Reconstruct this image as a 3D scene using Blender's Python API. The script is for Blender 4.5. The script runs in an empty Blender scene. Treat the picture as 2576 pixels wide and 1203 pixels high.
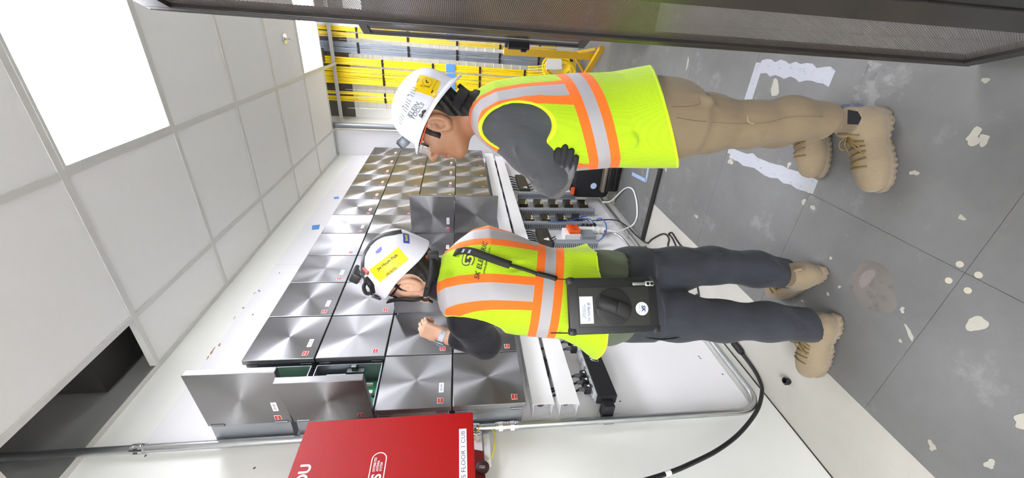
import bpy, bmesh, math, random
import numpy as np
from mathutils import Vector, Matrix
from mathutils.bvhtree import BVHTree
random.seed(7); np.random.seed(7)
PI = math.pi
sc = bpy.context.scene
COL = sc.collection

# ------------------------------------------------------------------ camera, world, exposure
F_PX = 1005.0                       # focal length in pixels of the 2576 x 1203 frame
CAM_H = 1.42
def _basis():
    y = np.array([601.5 - 34.0, 1152.0 - 1288.0, F_PX]); y /= np.linalg.norm(y)
    up = np.array([0., -1., 0.]); up[2] = -(up[1]*y[1])/y[2]; up /= np.linalg.norm(up)
    x = np.cross(y, up)
    return np.array([x, y, up])     # rows: world axes seen from the upright camera (right, down, forward)
RB = _basis()
cam_d = bpy.data.cameras.new('camera'); cam = bpy.data.objects.new('camera', cam_d); COL.objects.link(cam)
cam_d.sensor_fit = 'HORIZONTAL'; cam_d.sensor_width = 36.0; cam_d.lens = 36.0*F_PX/2576.0
cam_d.clip_start = 0.02
_r, _d, _f = RB[:, 0], RB[:, 1], RB[:, 2]          # upright right / down / forward in world axes
# the phone was held on its side: the frame's right is the room's down, the frame's up is the room's right
cx, cy, cz = _d, _r, -_f
cam.matrix_world = Matrix(((cx[0], cy[0], cz[0], 0), (cx[1], cy[1], cz[1], 0), (cx[2], cy[2], cz[2], CAM_H), (0, 0, 0, 1)))
sc.camera = cam
w = bpy.data.worlds.new('world'); sc.world = w; w.use_nodes = True
w.node_tree.nodes['Background'].inputs[0].default_value = (0.9, 0.95, 1, 1)
w.node_tree.nodes['Background'].inputs[1].default_value = 0.02
sc.view_settings.view_transform = 'Standard'; sc.view_settings.look = 'None'
sc.view_settings.gamma = 1.0; sc.view_settings.use_curve_mapping = False
sc.view_settings.exposure = 0.95
PANEL_STRENGTH = 19.0
sc.cycles.max_bounces = 10; sc.cycles.diffuse_bounces = 6; sc.cycles.transparent_max_bounces = 16

def at(px, py, Y):
    """a point of the photograph (2576 x 1203) at the depth Y metres into the room"""
    c = np.array([601.5 - py, px - 1288.0, F_PX]); d = RB @ c
    t = Y/d[1]; return np.array([d[0]*t, Y, CAM_H + d[2]*t])
def atw(px, py, X):
    c = np.array([601.5 - py, px - 1288.0, F_PX]); d = RB @ c
    t = X/d[0]; return np.array([X, d[1]*t, CAM_H + d[2]*t])
def atf(px, py, z=0.0):
    c = np.array([601.5 - py, px - 1288.0, F_PX]); d = RB @ c
    t = (z - CAM_H)/d[2]; return np.array([d[0]*t, d[1]*t, z])

# ------------------------------------------------------------------ materials
def lin(h):
    if isinstance(h, str):
        h = h.lstrip('#'); v = [int(h[i:i+2], 16)/255 for i in (0, 2, 4)]
    else: v = h
    return tuple(c/12.92 if c <= .04045 else ((c+.055)/1.055)**2.4 for c in v) + (1.0,)
MATS = {}
class NT:
    def __init__(s, m): s.t = m.node_tree; s.n = s.t.nodes; s.l = s.t.links
    def new(s, typ, **k):
        n = s.n.new(typ)
        for a, b in k.items(): setattr(n, a, b)
        return n
    def put(s, sock, v):
        if hasattr(v, 'is_output') or isinstance(v, bpy.types.NodeSocket): s.l.new(v, sock)
        else: sock.default_value = v
    def math(s, op, a, b=None, c=None, clamp=False):
        n = s.new('ShaderNodeMath', operation=op); n.use_clamp = clamp
        s.put(n.inputs[0], a)
        if b is not None: s.put(n.inputs[1], b)
        if c is not None: s.put(n.inputs[2], c)
        return n.outputs[0]
    def mix(s, f, a, b):
        n = s.new('ShaderNodeMix', data_type='RGBA')
        s.put(n.inputs[0], f); s.put(n.inputs[6], a); s.put(n.inputs[7], b); return n.outputs[2]
    def noise(s, vec, scale, detail=3, rough=.5):
        n = s.new('ShaderNodeTexNoise'); n.inputs['Scale'].default_value = scale; n.inputs['Detail'].default_value = detail
        n.inputs['Roughness'].default_value = rough
        if vec is not None: s.l.new(vec, n.inputs['Vector'])
        return n.outputs[0]
    def obj(s): return s.new('ShaderNodeTexCoord').outputs['Object']
    def geo(s): return s.new('ShaderNodeNewGeometry').outputs['Position']
    def attr(s, name): return s.new('ShaderNodeAttribute', attribute_name=name).outputs['Fac']
    def sep(s, vec):
        n = s.new('ShaderNodeSeparateXYZ'); s.l.new(vec, n.inputs[0]); return n.outputs
    def scale(s, vec, v):
        n = s.new('ShaderNodeVectorMath', operation='MULTIPLY'); s.l.new(vec, n.inputs[0]); n.inputs[1].default_value = v; return n.outputs[0]
    def band(s, x, lo, hi, soft=.0006):
        a = s.new('ShaderNodeMapRange', clamp=True); s.put(a.inputs[0], x); a.inputs[1].default_value = lo-soft; a.inputs[2].default_value = lo+soft
        b = s.new('ShaderNodeMapRange', clamp=True); s.put(b.inputs[0], x); b.inputs[1].default_value = hi-soft; b.inputs[2].default_value = hi+soft
        b.inputs[3].default_value = 1; b.inputs[4].default_value = 0
        return s.math('MULTIPLY', a.outputs[0], b.outputs[0])
    def bump(s, h, strength, dist=.01, normal=None):
        n = s.new('ShaderNodeBump'); n.inputs['Strength'].default_value = strength; n.inputs['Distance'].default_value = dist
        s.put(n.inputs['Height'], h)
        if normal is not None: s.l.new(normal, n.inputs['Normal'])
        return n.outputs[0]
def mat(name, col='#808080', rough=.5, metal=0., var=0., vscale=8., bump=0., bscale=60., bdist=.002, spec=None, **kw):
    if name in MATS: return MATS[name]
    m = bpy.data.materials.new(name); m.use_nodes = True; MATS[name] = m
    t = NT(m); b = t.n['Principled BSDF']; m['_c'] = 1
    c = lin(col); b.inputs['Base Color'].default_value = c; b.inputs['Roughness'].default_value = rough; b.inputs['Metallic'].default_value = metal
    if spec is not None: b.inputs['Specular IOR Level'].default_value = spec
    if var:
        nz = t.noise(t.geo(), vscale, 4)
        d = tuple(x*(1-var) for x in c[:3])+(1,); e = tuple(min(1, x*(1+var*.6)) for x in c[:3])+(1,)
        t.put(b.inputs['Base Color'], t.mix(nz, d, e))
    if bump: t.l.new(t.bump(t.noise(t.geo(), bscale, 3), bump, bdist), b.inputs['Normal'])
    for k, v in kw.items(): b.inputs[k.replace('_', ' ')].default_value = v
    return m
def emit(name, col, s):
    m = bpy.data.materials.new(name); m.use_nodes = True; b = m.node_tree.nodes['Principled BSDF']
    b.inputs['Base Color'].default_value = (.9, .9, .9, 1); b.inputs['Emission Color'].default_value = lin(col); b.inputs['Emission Strength'].default_value = s
    MATS[name] = m; return m

# ------------------------------------------------------------------ objects
def tag(o, label=None, cat=None, group=None, kind=None):
    if label: o['label'] = label
    if cat: o['category'] = cat
    if group: o['group'] = group
    if kind: o['kind'] = kind
    return o
def empty(name, loc=(0, 0, 0), label=None, cat=None, group=None, rot=None):
    o = bpy.data.objects.new(name, None); COL.objects.link(o); o.location = loc; o.empty_display_size = .05
    if rot is not None: o.rotation_euler = rot
    return tag(o, label, cat, group)
def link(name, me, parent=None, m=None):
    o = bpy.data.objects.new(name, me); COL.objects.link(o)
    if m is not None and not me.materials:
        for q in (m if isinstance(m, (list, tuple)) else [m]): me.materials.append(q)
    if parent is not None: o.parent = parent
    return o
class MB:
    """collects shapes into one mesh"""
    def __init__(s): s.v = []; s.f = []; s.mi = []; s.cur = 0
    def add(s, vs, fs):
        o = len(s.v); s.v += [tuple(map(float, q)) for q in vs]; s.f += [tuple(i+o for i in f) for f in fs]; s.mi += [s.cur]*len(fs); return s
    def box(s, lo, hi, bev=0., M=None):
        lo = np.array(lo, float); hi = np.array(hi, float)
        if bev <= 0:
            vs = [(x, y, z) for x in (lo[0], hi[0]) for y in (lo[1], hi[1]) for z in (lo[2], hi[2])]
            fs = [(0, 1, 3, 2), (4, 6, 7, 5), (0, 4, 5, 1), (2, 3, 7, 6), (0, 2, 6, 4), (1, 5, 7, 3)]
        else:
            bm = bmesh.new(); bmesh.ops.create_cube(bm, size=1.0)
            for v in bm.verts: v.co = Vector(((lo+hi)/2 + np.array(v.co)*(hi-lo)))
            bmesh.ops.bevel(bm, geom=list(bm.edges), offset=bev, segments=2, profile=.5, affect='EDGES')
            bm.verts.index_update(); vs = [tuple(v.co) for v in bm.verts]; fs = [tuple(v.index for v in f.verts) for f in bm.faces]; bm.free()
        if M is not None: vs = [tuple(M @ Vector(q)) for q in vs]
        return s.add(vs, fs)
    def tube(s, pts, r, n=8, cap=True, flat=1.0):
        pts = [np.array(p, float) for p in pts]; k = len(pts)
        rs = r if hasattr(r, '__len__') else [r]*k
        vs = []; fs = []; T0 = None; U = None
        for i in range(k):
            T = pts[min(i+1, k-1)]-pts[max(i-1, 0)]; T = T/(np.linalg.norm(T)+1e-12)
            if U is None:
                a = np.array([0, 0, 1.]) if abs(T[2]) < .9 else np.array([1., 0, 0])
                U = np.cross(T, a)
            U = U - T*np.dot(U, T); U /= (np.linalg.norm(U)+1e-12); V = np.cross(T, U)
            for j in range(n):
                a = 2*PI*j/n; vs.append(pts[i]+rs[i]*(math.cos(a)*U+flat*math.sin(a)*V))
        for i in range(k-1):
            for j in range(n):
                fs.append((i*n+j, i*n+(j+1) % n, (i+1)*n+(j+1) % n, (i+1)*n+j))
        if cap: fs.append(tuple(range(n))[::-1]); fs.append(tuple((k-1)*n+j for j in range(n)))
        return s.add(vs, fs)
    def cyl(s, a, b, r, n=16, r2=None): return s.tube([a, b], [r, r if r2 is None else r2], n)
    def lathe(s, prof, c, axis=(0, 0, 1), n=24):
        """prof: list of (radius, height along axis)"""
        A = np.array(axis, float); A /= np.linalg.norm(A); h = np.array([1., 0, 0]) if abs(A[0]) < .9 else np.array([0, 1., 0])
        U = np.cross(A, h); U /= np.linalg.norm(U); V = np.cross(A, U); c = np.array(c, float)
        vs = []; fs = []
        for r, z in prof:
            for j in range(n):
                t = 2*PI*j/n; vs.append(c+A*z+r*(math.cos(t)*U+math.sin(t)*V))
        for i in range(len(prof)-1):
            for j in range(n): fs.append((i*n+j, i*n+(j+1) % n, (i+1)*n+(j+1) % n, (i+1)*n+j))
        fs.append(tuple(range(n))[::-1]); fs.append(tuple((len(prof)-1)*n+j for j in range(n)))
        return s.add(vs, fs)
    def prism(s, poly, o, U, V, depth):
        """poly of (u,v) extruded along N=UxV by depth"""
        U = np.array(U, float); V = np.array(V, float); N = np.cross(U, V); N /= np.linalg.norm(N); o = np.array(o, float)
        a = [o+U*p+V*q for p, q in poly]; b = [x+N*depth for x in a]; n = len(poly)
        return s.add(a+b, [tuple(range(n))[::-1], tuple(range(n, 2*n))]+[(i, (i+1) % n, n+(i+1) % n, n+i) for i in range(n)])
    def mesh(s, name, mats=None, smooth=False):
        me = bpy.data.meshes.new(name); me.from_pydata(s.v, [], s.f)
        if mats is not None:
            for q in (mats if isinstance(mats, (list, tuple)) else [mats]): me.materials.append(q)
            if isinstance(mats, (list, tuple)) and len(mats) > 1: me.polygons.foreach_set('material_index', s.mi)
        bm = bmesh.new(); bm.from_mesh(me); bmesh.ops.recalc_face_normals(bm, faces=bm.faces); bm.to_mesh(me); bm.free()
        if smooth:
            me.polygons.foreach_set('use_smooth', [True]*len(me.polygons))
            if smooth != 'all': me.set_sharp_from_angle(angle=math.radians(40))
        me.update(); return me
    def build(s, name, mats, parent=None, smooth=False):
        return link(name, s.mesh(name, mats, smooth), parent)
def spline(pts, n=8):
    """Catmull-Rom through the points"""
    P = [np.array(p, float) for p in pts]; P = [2*P[0]-P[1]]+P+[2*P[-1]-P[-2]]; out = []
    for i in range(1, len(P)-2):
        for k in range(n):
            t = k/n; a, b, c, d = P[i-1], P[i], P[i+1], P[i+2]
            out.append(.5*((2*b)+(c-a)*t+(2*a-5*b+4*c-d)*t*t+(3*b-a-3*c+d)*t**3))
    out.append(P[-2]); return out
_TXT = {}
def text_mesh(s, shear=0., bold=0., font_space=1.0, align='CENTER'):
    """flat lettering mesh, 1 unit cap size, centred on its own box"""
    k = (s, shear, bold, font_space, align)
    if k in _TXT: return _TXT[k]
    cu = bpy.data.curves.new('t', 'FONT'); cu.body = s; cu.size = 1.0; cu.shear = shear; cu.offset = bold; cu.space_character = font_space
    cu.align_x = align; cu.resolution_u = 3
    ob = bpy.data.objects.new('t', cu); COL.objects.link(ob)
    dg = bpy.context.evaluated_depsgraph_get(); me = bpy.data.meshes.new_from_object(ob.evaluated_get(dg))
    vs = np.array([v.co[:2] for v in me.vertices]); fs = [tuple(p.vertices) for p in me.polygons]
    bpy.data.objects.remove(ob); bpy.data.meshes.remove(me)
    if len(vs): vs = vs-(vs.min(0)+vs.max(0))/2
    _TXT[k] = (vs, fs); return _TXT[k]
def flat_text(mb, s, o, U, V, h, off=.0006, width=None, **k):
    """put lettering on the plane o + u U + v V; h = height of its box"""
    vs, fs = text_mesh(s, **k)
    if not len(vs): return mb
    U = np.array(U, float); V = np.array(V, float); U /= np.linalg.norm(U); V /= np.linalg.norm(V); N = np.cross(U, V)
    ext = vs.max(0)-vs.min(0); sv = h/ext[1]; su = sv if width is None else width/ext[0]
    return mb.add([np.array(o)+N*off+U*(x*su)+V*(y*sv) for x, y in vs], fs)
def bvh_of(o):
    me = o.data; M = o.matrix_world
    return BVHTree.FromPolygons([M @ v.co for v in me.vertices], [tuple(p.vertices) for p in me.polygons])
def drape(mb, vs2, fs, o, U, V, bvh, off=.0012, back=.15):
    """lay a flat outline (u,v) onto the surface under it, along -N"""
    U = np.array(U, float); V = np.array(V, float); U /= np.linalg.norm(U); V -= U*np.dot(U, V); V /= np.linalg.norm(V); N = np.cross(U, V)
    out = []; last = 0
    for x, y in vs2:
        p = np.array(o)+U*x+V*y
        h = bvh.ray_cast(Vector(p+N*back), Vector(-N), back*2.2)
        if h[0] is not None: q = np.array(h[0])+np.array(h[1])*(off if np.dot(h[1], N) > 0 else -off); last = np.dot(q-p, N)
        else: q = p+N*last
        out.append(q)
    return mb.add(out, fs)
def dense(v2, f2, n=3):
    """cut flat outlines into small triangles so that they can follow a curved surface"""
    bm = bmesh.new(); vv = [bm.verts.new((q[0], q[1], 0)) for q in v2]
    for f in f2: bm.faces.new([vv[i] for i in f])
    bmesh.ops.triangulate(bm, faces=bm.faces); bmesh.ops.subdivide_edges(bm, edges=bm.edges, cuts=n, use_grid_fill=True)
    bm.verts.index_update(); r = (np.array([v.co[:2] for v in bm.verts]), [tuple(v.index for v in f.verts) for f in bm.faces]); bm.free(); return r
def grid2(w, h, nu, nv):
    vs = [((i/nu-.5)*w, (j/nv-.5)*h) for j in range(nv+1) for i in range(nu+1)]
    fs = [(j*(nu+1)+i, j*(nu+1)+i+1, (j+1)*(nu+1)+i+1, (j+1)*(nu+1)+i) for j in range(nv) for i in range(nu)]
    return vs, fs
# ------------------------------------------------------------------ the room
WX = -1.445            # face of the white backboard on the left wall
ZC = 2.73              # ceiling
white_paint = mat('wall_paint', '#f1f1ec', .55, var=.03, vscale=3, bump=.05, bscale=300)
board_white = mat('board_white', '#edebed', .45, var=.02, vscale=5, bump=.04, bscale=200)
tile_white = mat('tile_white', '#f6f5f2', .9, var=.02, vscale=20, bump=.25, bscale=420, bdist=.001)
grid_white = mat('grid_white', '#d9d8d3', .5)
dark_deck = mat('dark_deck', '#4a4744', .9, var=.2, vscale=3)
panel_light = emit('panel_light', '#f3f5ff', PANEL_STRENGTH)

def floor_mat():
    m = bpy.data.materials.new('access_floor'); m.use_nodes = True; t = NT(m); b = t.n['Principled BSDF']; P = t.geo()
    n1 = t.noise(P, 2.6, 8, .68); n2 = t.noise(P, 26, 5, .65); n3 = t.noise(P, 160, 2)
    a = t.mix(n1, lin('#4a4947'), lin('#868685'))
    a = t.mix(t.math('MULTIPLY', n2, .35), a, lin('#777674'))
    a = t.mix(t.math('MULTIPLY', t.math('GREATER_THAN', n3, .72), .25), a, lin('#484744'))
    n4 = t.noise(P, 5.5, 8, .7)
    a = t.mix(t.math('MULTIPLY', t.band(n4, .62, 1.2, .05), .35), a, lin('#9c9b99'))
    t.l.new(a, b.inputs['Base Color']); t.put(b.inputs['Roughness'], t.math('MULTIPLY_ADD', n1, .2, .48))
    t.l.new(t.bump(n2, .06, .003), b.inputs['Normal']); return m
access_floor = floor_mat()
def strip_mat():
    m = bpy.data.materials.new('bare_slab'); m.use_nodes = True; t = NT(m); b = t.n['Principled BSDF']; P = t.geo()
    n1 = t.noise(P, 3.5, 6, .6); n2 = t.noise(P, 40, 5, .65)
    a = t.mix(n1, lin('#a3a097'), lin('#cbc8bf')); a = t.mix(t.math('MULTIPLY', n2, .4), a, lin('#b0ada3'))
    t.l.new(a, b.inputs['Base Color']); b.inputs['Roughness'].default_value = .75
    t.l.new(t.bump(n2, .08, .003), b.inputs['Normal']); return m
bare_slab = strip_mat()

YB, YF, XR = 5.12, -4.05, 1.9
STX = -1.122                                   # edge between bare slab and access floor
fl = tag(empty('floor'), 'grey access floor tiles with a pale bare strip along the wall', kind='structure')
MB().box((-1.7, YF, -.06), (XR, YB+.3, -.012)).build('floor_base', mat('floor_gap', '#3c3a37', .9), fl)
mb = MB().box((-1.6, YF, -.011), (STX-.001, YB, 0.0)); mb.build('slab_strip', bare_slab, fl)
P_T = .576; tile_me = {}
ix = 0
xs = []; x = STX
while x < XR: xs.append((x, min(x+P_T, XR))); x += P_T
ys = []; y = .78-P_T*9
while y < YB: ys.append((max(y, YF), min(y+P_T, YB))); y += P_T
for (x0, x1) in xs:
    for (y0, y1) in ys:
        if y1 < YF+.05: continue
        k = (round(x1-x0, 3), round(y1-y0, 3))
        if k not in tile_me: tile_me[k] = MB().box((.0006, .0006, -.011), (k[0]-.0006, k[1]-.0006, 0), 0).mesh('floor_tile', access_floor)
        o = link('floor_tile', tile_me[k], fl); o.location = (x0, y0, 0)
# paint spots, tape residue and screw caps left on the floor
def blob(c, rx, ry, seed, n=22, jag=.25, rot=0.):
    r = random.Random(seed); ph = [r.uniform(0, 6.28) for _ in range(5)]; out = []
    for i in range(n):
        a = 2*PI*i/n; k = 1+jag*(.6*math.sin(2*a+ph[0])+.4*math.sin(3*a+ph[1])+.2*math.sin(5*a+ph[2])+.1*math.sin(8*a+ph[3]))
        u, v = rx*k*math.cos(a), ry*k*math.sin(a); out.append((c[0]+u*math.cos(rot)-v*math.sin(rot), c[1]+u*math.sin(rot)+v*math.cos(rot)))
    return out
def stain_mat(name, col, alpha, scale=30, thr=.5, rough=.7):
    m = bpy.data.materials.new(name); m.use_nodes = True; t = NT(m); b = t.n['Principled BSDF']
    b.inputs['Base Color'].default_value = lin(col); b.inputs['Roughness'].default_value = rough
    n = t.noise(t.geo(), scale, 6, .7); t.put(b.inputs['Alpha'], t.math('MULTIPLY', t.band(n, thr, 2, .12), alpha)); MATS[name] = m; return m
paint_chip = mat('paint_chip', '#aeab9e', .7, var=.1, vscale=60)
def floor_patch(name, poly, m, z=.0007, lab=None):
    o = MB().prism(poly, (0, 0, 0), (1, 0, 0), (0, 1, 0), z).build(name, m, fl)
    if lab: o['label'] = lab
    return o
for i, (p, rx, ry) in enumerate([((2415, 665), .0135, .0135), ((2387, 706), .0135, .0135), ((2462, 692), .0135, .0135), ((2435, 731), .0135, .0135)]):
    c = atf(*p); floor_patch('screw_cap', blob(c, rx*.68, ry*.68, i, 18, .02), mat('screw_cap', '#b8b29f', .6), .0012)
for i, (p, rx, ry, jag) in enumerate([((2457, 815), .024, .020, .28), ((2288, 838), .022, .007, .4), ((2265, 858), .006, .005, .3), ((2450, 345), .022, .016, .5), ((2475, 352), .014, .012, .4),
        ((2300, 435), .012, .008, .4), ((2575, 1060), .024, .014, .3), ((1950, 222), .034, .026, .3), ((2245, 300), .010, .008, .3), ((2490, 1168), .013, .01, .5), ((2022, 508), .012, .01, .3),
        ((2045, 522), .011, .009, .2), ((2037, 478), .014, .01, .3), ((1985, 415), .014, .008, .5), ((1752, 545), .02, .008, .5), ((2112, 722), .006, .005, .3), ((2083, 740), .007, .006, .3), ((2018, 757), .006, .004, .3),
        ((2480, 202), .009, .007, .4), ((1730, 160), .03, .012, .4), ((2090, 650), .005, .006, .3), ((1675, 425), .012, .02, .3), ((2345, 1122), .012, .01, .6), ((2270, 780), .008, .007, .6), ((1838, 407), .02, .014, .4), ((1850, 400), .01, .008, .4), ((2420, 548), .008, .007, .4)]):
    floor_patch('paint_spot', blob(atf(*p), rx, ry, 40+i, 24, jag, i), paint_chip, .0007+.00002*i)
tape_res = stain_mat('tape_residue', '#b7b9c0', .85, 40, .30)
def seg_patch(p, q, wd, m, z, jag=.0):
    a, b = atf(*p)[:2], atf(*q)[:2]; d = (b-a)/np.linalg.norm(b-a); n = np.array([-d[1], d[0]]); N = 14; r = random.Random(int(p[0]))
    L = [a+(b-a)*i/N+n*(wd/2+r.uniform(-jag, jag)) for i in range(N+1)]; R = [a+(b-a)*i/N-n*(wd/2+r.uniform(-jag, jag)) for i in range(N+1)]
    floor_patch('tape_mark', [tuple(x) for x in L]+[tuple(x) for x in R[::-1]], m, z)
seg_patch((1912, 158), (1838, 388), .055, tape_res, .0009)
seg_patch((1912, 165), (2095, 195), .06, tape_res, .00095, .008)
seg_patch((1838, 385), (2052, 470), .062, tape_res, .00088, .008)
seg_patch((2170, 262), (2230, 165), .11, stain_mat('pale_wear', '#bdbcba', .5, 12, .44), .0006, .02)
floor_patch('paint_spot', blob(atf(2195, 722), .075, .09, 91, 30, .2), stain_mat('dry_stain', '#a39b93', .45, 22, .38), .00061)
floor_patch('paint_spot', blob(atf(2180, 700), .035, .02, 92, 30, .2), stain_mat('dry_stain2', '#b5ada5', .35, 40, .4), .0008)
floor_patch('paint_spot', blob(atf(2150, 278), .03, .045, 95, 30, .3), stain_mat('blue_stain', '#868da8', .6, 30, .42), .0007)

# left wall with its white painted plywood backboards
wl = MB().box((-1.62, YF, -.1), (WX-.012, YB+.6, 3.6)).build('wall_left', white_paint); tag(wl, 'off white painted wall behind the plywood backboards', kind='structure')
for (a, b) in ((1.04, 2.257), (2.259, 3.452), (3.454, 4.50)):
    MB().box((WX-.012, a, .118), (WX, b, 2.55), .0015).build('plywood_panel', board_white, wl)
chip = mat('brown_chip', '#a98a76', .8, var=.25, vscale=90)
for i, (p, rx, rz) in enumerate([((534, 884), .022, .004), ((552, 868), .009, .005), ((612, 775), .008, .004), ((523, 900), .010, .003), ((590, 800), .010, .002), ((640, 738), .010, .002)]):
    c = atw(p[0], p[1], WX); pts = blob((c[1], c[2]), rx, rz, 200+i, 16, .5)
    MB().prism(pts, (WX, 0, 0), (0, 1, 0), (0, 0, 1), .0008).build('scuff', chip, wl)
for i, p in enumerate([(703, 687), (636, 792), (1762, 902), (1818, 942), (1758, 897), (366, 1147), (640, 1178), (1560, 1010), (1722, 800)]):
    c = atw(p[0], p[1], WX); MB().prism(blob((c[1], c[2]), .004, .0035, 300+i, 10, .3), (WX, 0, 0), (0, 1, 0), (0, 0, 1), .0009).build('nail_hole', mat('hole_dark', '#54504e', .9), wl)

MB().box((WX-.0119, YF, 2.75), (WX-.0112, YB, 3.55)).build('upper_wall', mat('plenum_shade_grey', '#8d8c8a', .9, var=.1, vscale=3), wl)  # grey sheet over the wall stands in for the plenum's shade
MB().box((WX-.0125, YF, .0004), (WX-.008, 2.5, .004)).build('floor_gap', mat('gap_dark', '#3a332c', .95), fl)
# back wall: white chase beside the pipe, cable wall further back
CHY, CHX = 4.52, -1.175
wb = MB().box((CHX, YB, 0), (XR, YB+.12, 2.64)).box((CHX-.5, CHY+.02, 0), (CHX-.001, YB+.12, 3.6)).build('wall_back', white_paint); tag(wb, 'off white end wall behind the cables', kind='structure')
MB().box((WX-.02, CHY, 0), (CHX, CHY+.02, 2.72), .002).build('chase_panel', board_white, wb)
MB().box((CHX, YB+.02, 2.64), (XR, YB+.14, 3.6)).build('upper_wall', mat('raw_board', '#6f6a62', .9, var=.15, vscale=4), wb)
MB().box((XR, YF, -.1), (XR+.1, YB+.2, 3.6)).build('wall_right', white_paint)['kind'] = 'structure'
MB().box((-1.62, YF-.1, -.1), (XR+.1, YF, 3.6)).build('wall_front', white_paint)['kind'] = 'structure'

# ceiling: deck above, grid, lay-in tiles, one row and one corner left open
ce = tag(empty('ceiling', (0, 0, ZC)), 'white lay-in ceiling tiles in a metal grid', kind='structure')
def cchild(mb, name, m, smooth=False):
    me = mb.mesh(name, m, smooth); me.transform(Matrix.Translation((0, 0, -ZC))); return link(name, me, ce)
cchild(MB().box((-1.62, YF-.1, 3.55), (XR+.1, YB+.6, 3.6)), 'roof_deck', dark_deck)
GX = [-1.782, -1.170, -.558, .054, .666, 1.278, 1.89]
GY = [1.437+.606*k for k in range(-9, 5)]+[4.44]
LIGHTS = [(2, 9), (2, 13)]+[(i, j) for i in (1, 2, 3, 4) for j in (0, 1)]+[(4, 9), (4, 13)]      # grid cells that hold lights (column, row); rows behind the camera are added fill
OPEN = {(0, 8), (0, 7)}
tcache = {}
for i in range(len(GX)-1):
    for j in range(len(GY)-1):
        if (i, j) in LIGHTS or (i, j) in OPEN: continue
        x0, x1, y0, y1 = max(GX[i], WX-.01), GX[i+1], GY[j], GY[j+1]
        k = (round(x1-x0, 3), round(y1-y0, 3))
        if k not in tcache: tcache[k] = MB().box((.003, .003, .0), (k[0]-.003, k[1]-.003, .015)).mesh('ceiling_tile', tile_white)
        o = link('ceiling_tile', tcache[k], ce); o.location = (x0, y0, .004)
for x in GX[1:-1]: cchild(MB().box((x-.012, YF, ZC), (x+.012, 4.96, ZC+.003)).box((x-.001, YF, ZC+.003), (x+.001, 4.96, ZC+.035)), 'main_tee', grid_white)
for y in GY+[4.87]: cchild(MB().box((WX if y < 4.5 else CHX, y-.012, ZC-.0004), (XR, y+.012, ZC+.0026)).box((WX if y < 4.5 else CHX, y-.001, ZC+.003), (XR, y+.001, ZC+.035)), 'cross_tee', grid_white)
cchild(MB().box((WX-.011, YF, ZC), (WX+.012, CHY, ZC+.003)), 'wall_angle', grid_white)
cchild(MB().box((WX+.0, 1.30, 2.84), (.9, 1.95, 3.5)), 'plenum_duct', mat('duct_dark', '#35322f', .8))
# perforated strut seen in the open corner
cchild(MB().box((-1.40, GY[8]-.05, ZC+.06), (-1.19, GY[8]-.02, ZC+.09)).box((-1.40, GY[8]-.22, ZC+.12), (-1.37, GY[8]-.02, ZC+.15)), 'hanger_strut', mat('galv', '#9c9fa3', .4, 1.))
cchild(MB().box((-1.17, 4.46, ZC+.3), (XR, YB+.1, ZC+.5)).box((-.55, 4.5, ZC+.12), (-.42, 4.95, ZC+.2)), 'duct_above', mat('duct_grey', '#6b6a6d', .5, .4))
for (i, j) in LIGHTS:
    x0, x1, y0, y1 = GX[i]+.012, GX[i+1]-.012, GY[j]+.012, GY[j+1]-.012
    lab = {(2, 9): 'large glowing square ceiling light nearest above the two workers', (2, 13): 'small far glowing ceiling light beside the sprinkler above the yellow cables'}.get((i, j), ('square ceiling light above the racks, %s one along the room' % {9: 'nearer', 13: 'farther'}.get(j, '')) if i == 4 and j > 5 else 'added square fill light behind the camera, %s from the left wall in the %s row' % (['', 'first', 'second', 'third', 'fourth'][i], {0: 'rear', 1: 'nearer'}.get(j, '')))
    e = empty('ceiling_light', ((x0+x1)/2, (y0+y1)/2, ZC), lab, 'ceiling light', 'square ceiling lights')
    hx, hy = (x1-x0)/2, (y1-y0)/2
    f = MB()
    for s in (-1, 1):
        f.box((-hx, s*hy-(.012 if s > 0 else 0), -.002), (hx, s*hy+(0 if s > 0 else .012), .02)); f.box((s*hx-(.012 if s > 0 else 0), -hy+.012, -.002), (s*hx+(0 if s > 0 else .012), hy-.012, .02))
    f.build('frame', grid_white, e)
    MB().box((-hx+.0125, -hy+.0125, .0), (hx-.0125, hy-.0125, .014)).build('diffuser', panel_light, e)
# sprinkler head
s0 = at(712, 97, 3.45); sx, sy = -.30, 3.62
c = atf(716, 97, ZC)
sp = empty('sprinkler_head', (c[0], c[1], ZC), 'small chrome fire sprinkler head in the ceiling beside the far light', 'sprinkler')
chrome = mat('chrome', '#d8d8da', .2, 1.)
MB().lathe([(.0, 0), (.036, -.001), (.034, -.006), (.018, -.010), (.0, -.010)], (0, 0, 0)).build('escutcheon', chrome, sp, True)
MB().cyl((0, 0, -.008), (0, 0, -.03), .008, 12).tube([(0, -.014, -.02), (0, -.016, -.035), (0, 0, -.048)], .003, 6).tube([(0, .014, -.02), (0, .016, -.035), (0, 0, -.048)], .003, 6).build('sprinkler_body', chrome, sp, True)
MB().lathe([(0, -.05), (.016, -.05), (.016, -.052), (0, -.052)], (0, 0, 0), n=16).build('deflector', chrome, sp)
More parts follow.
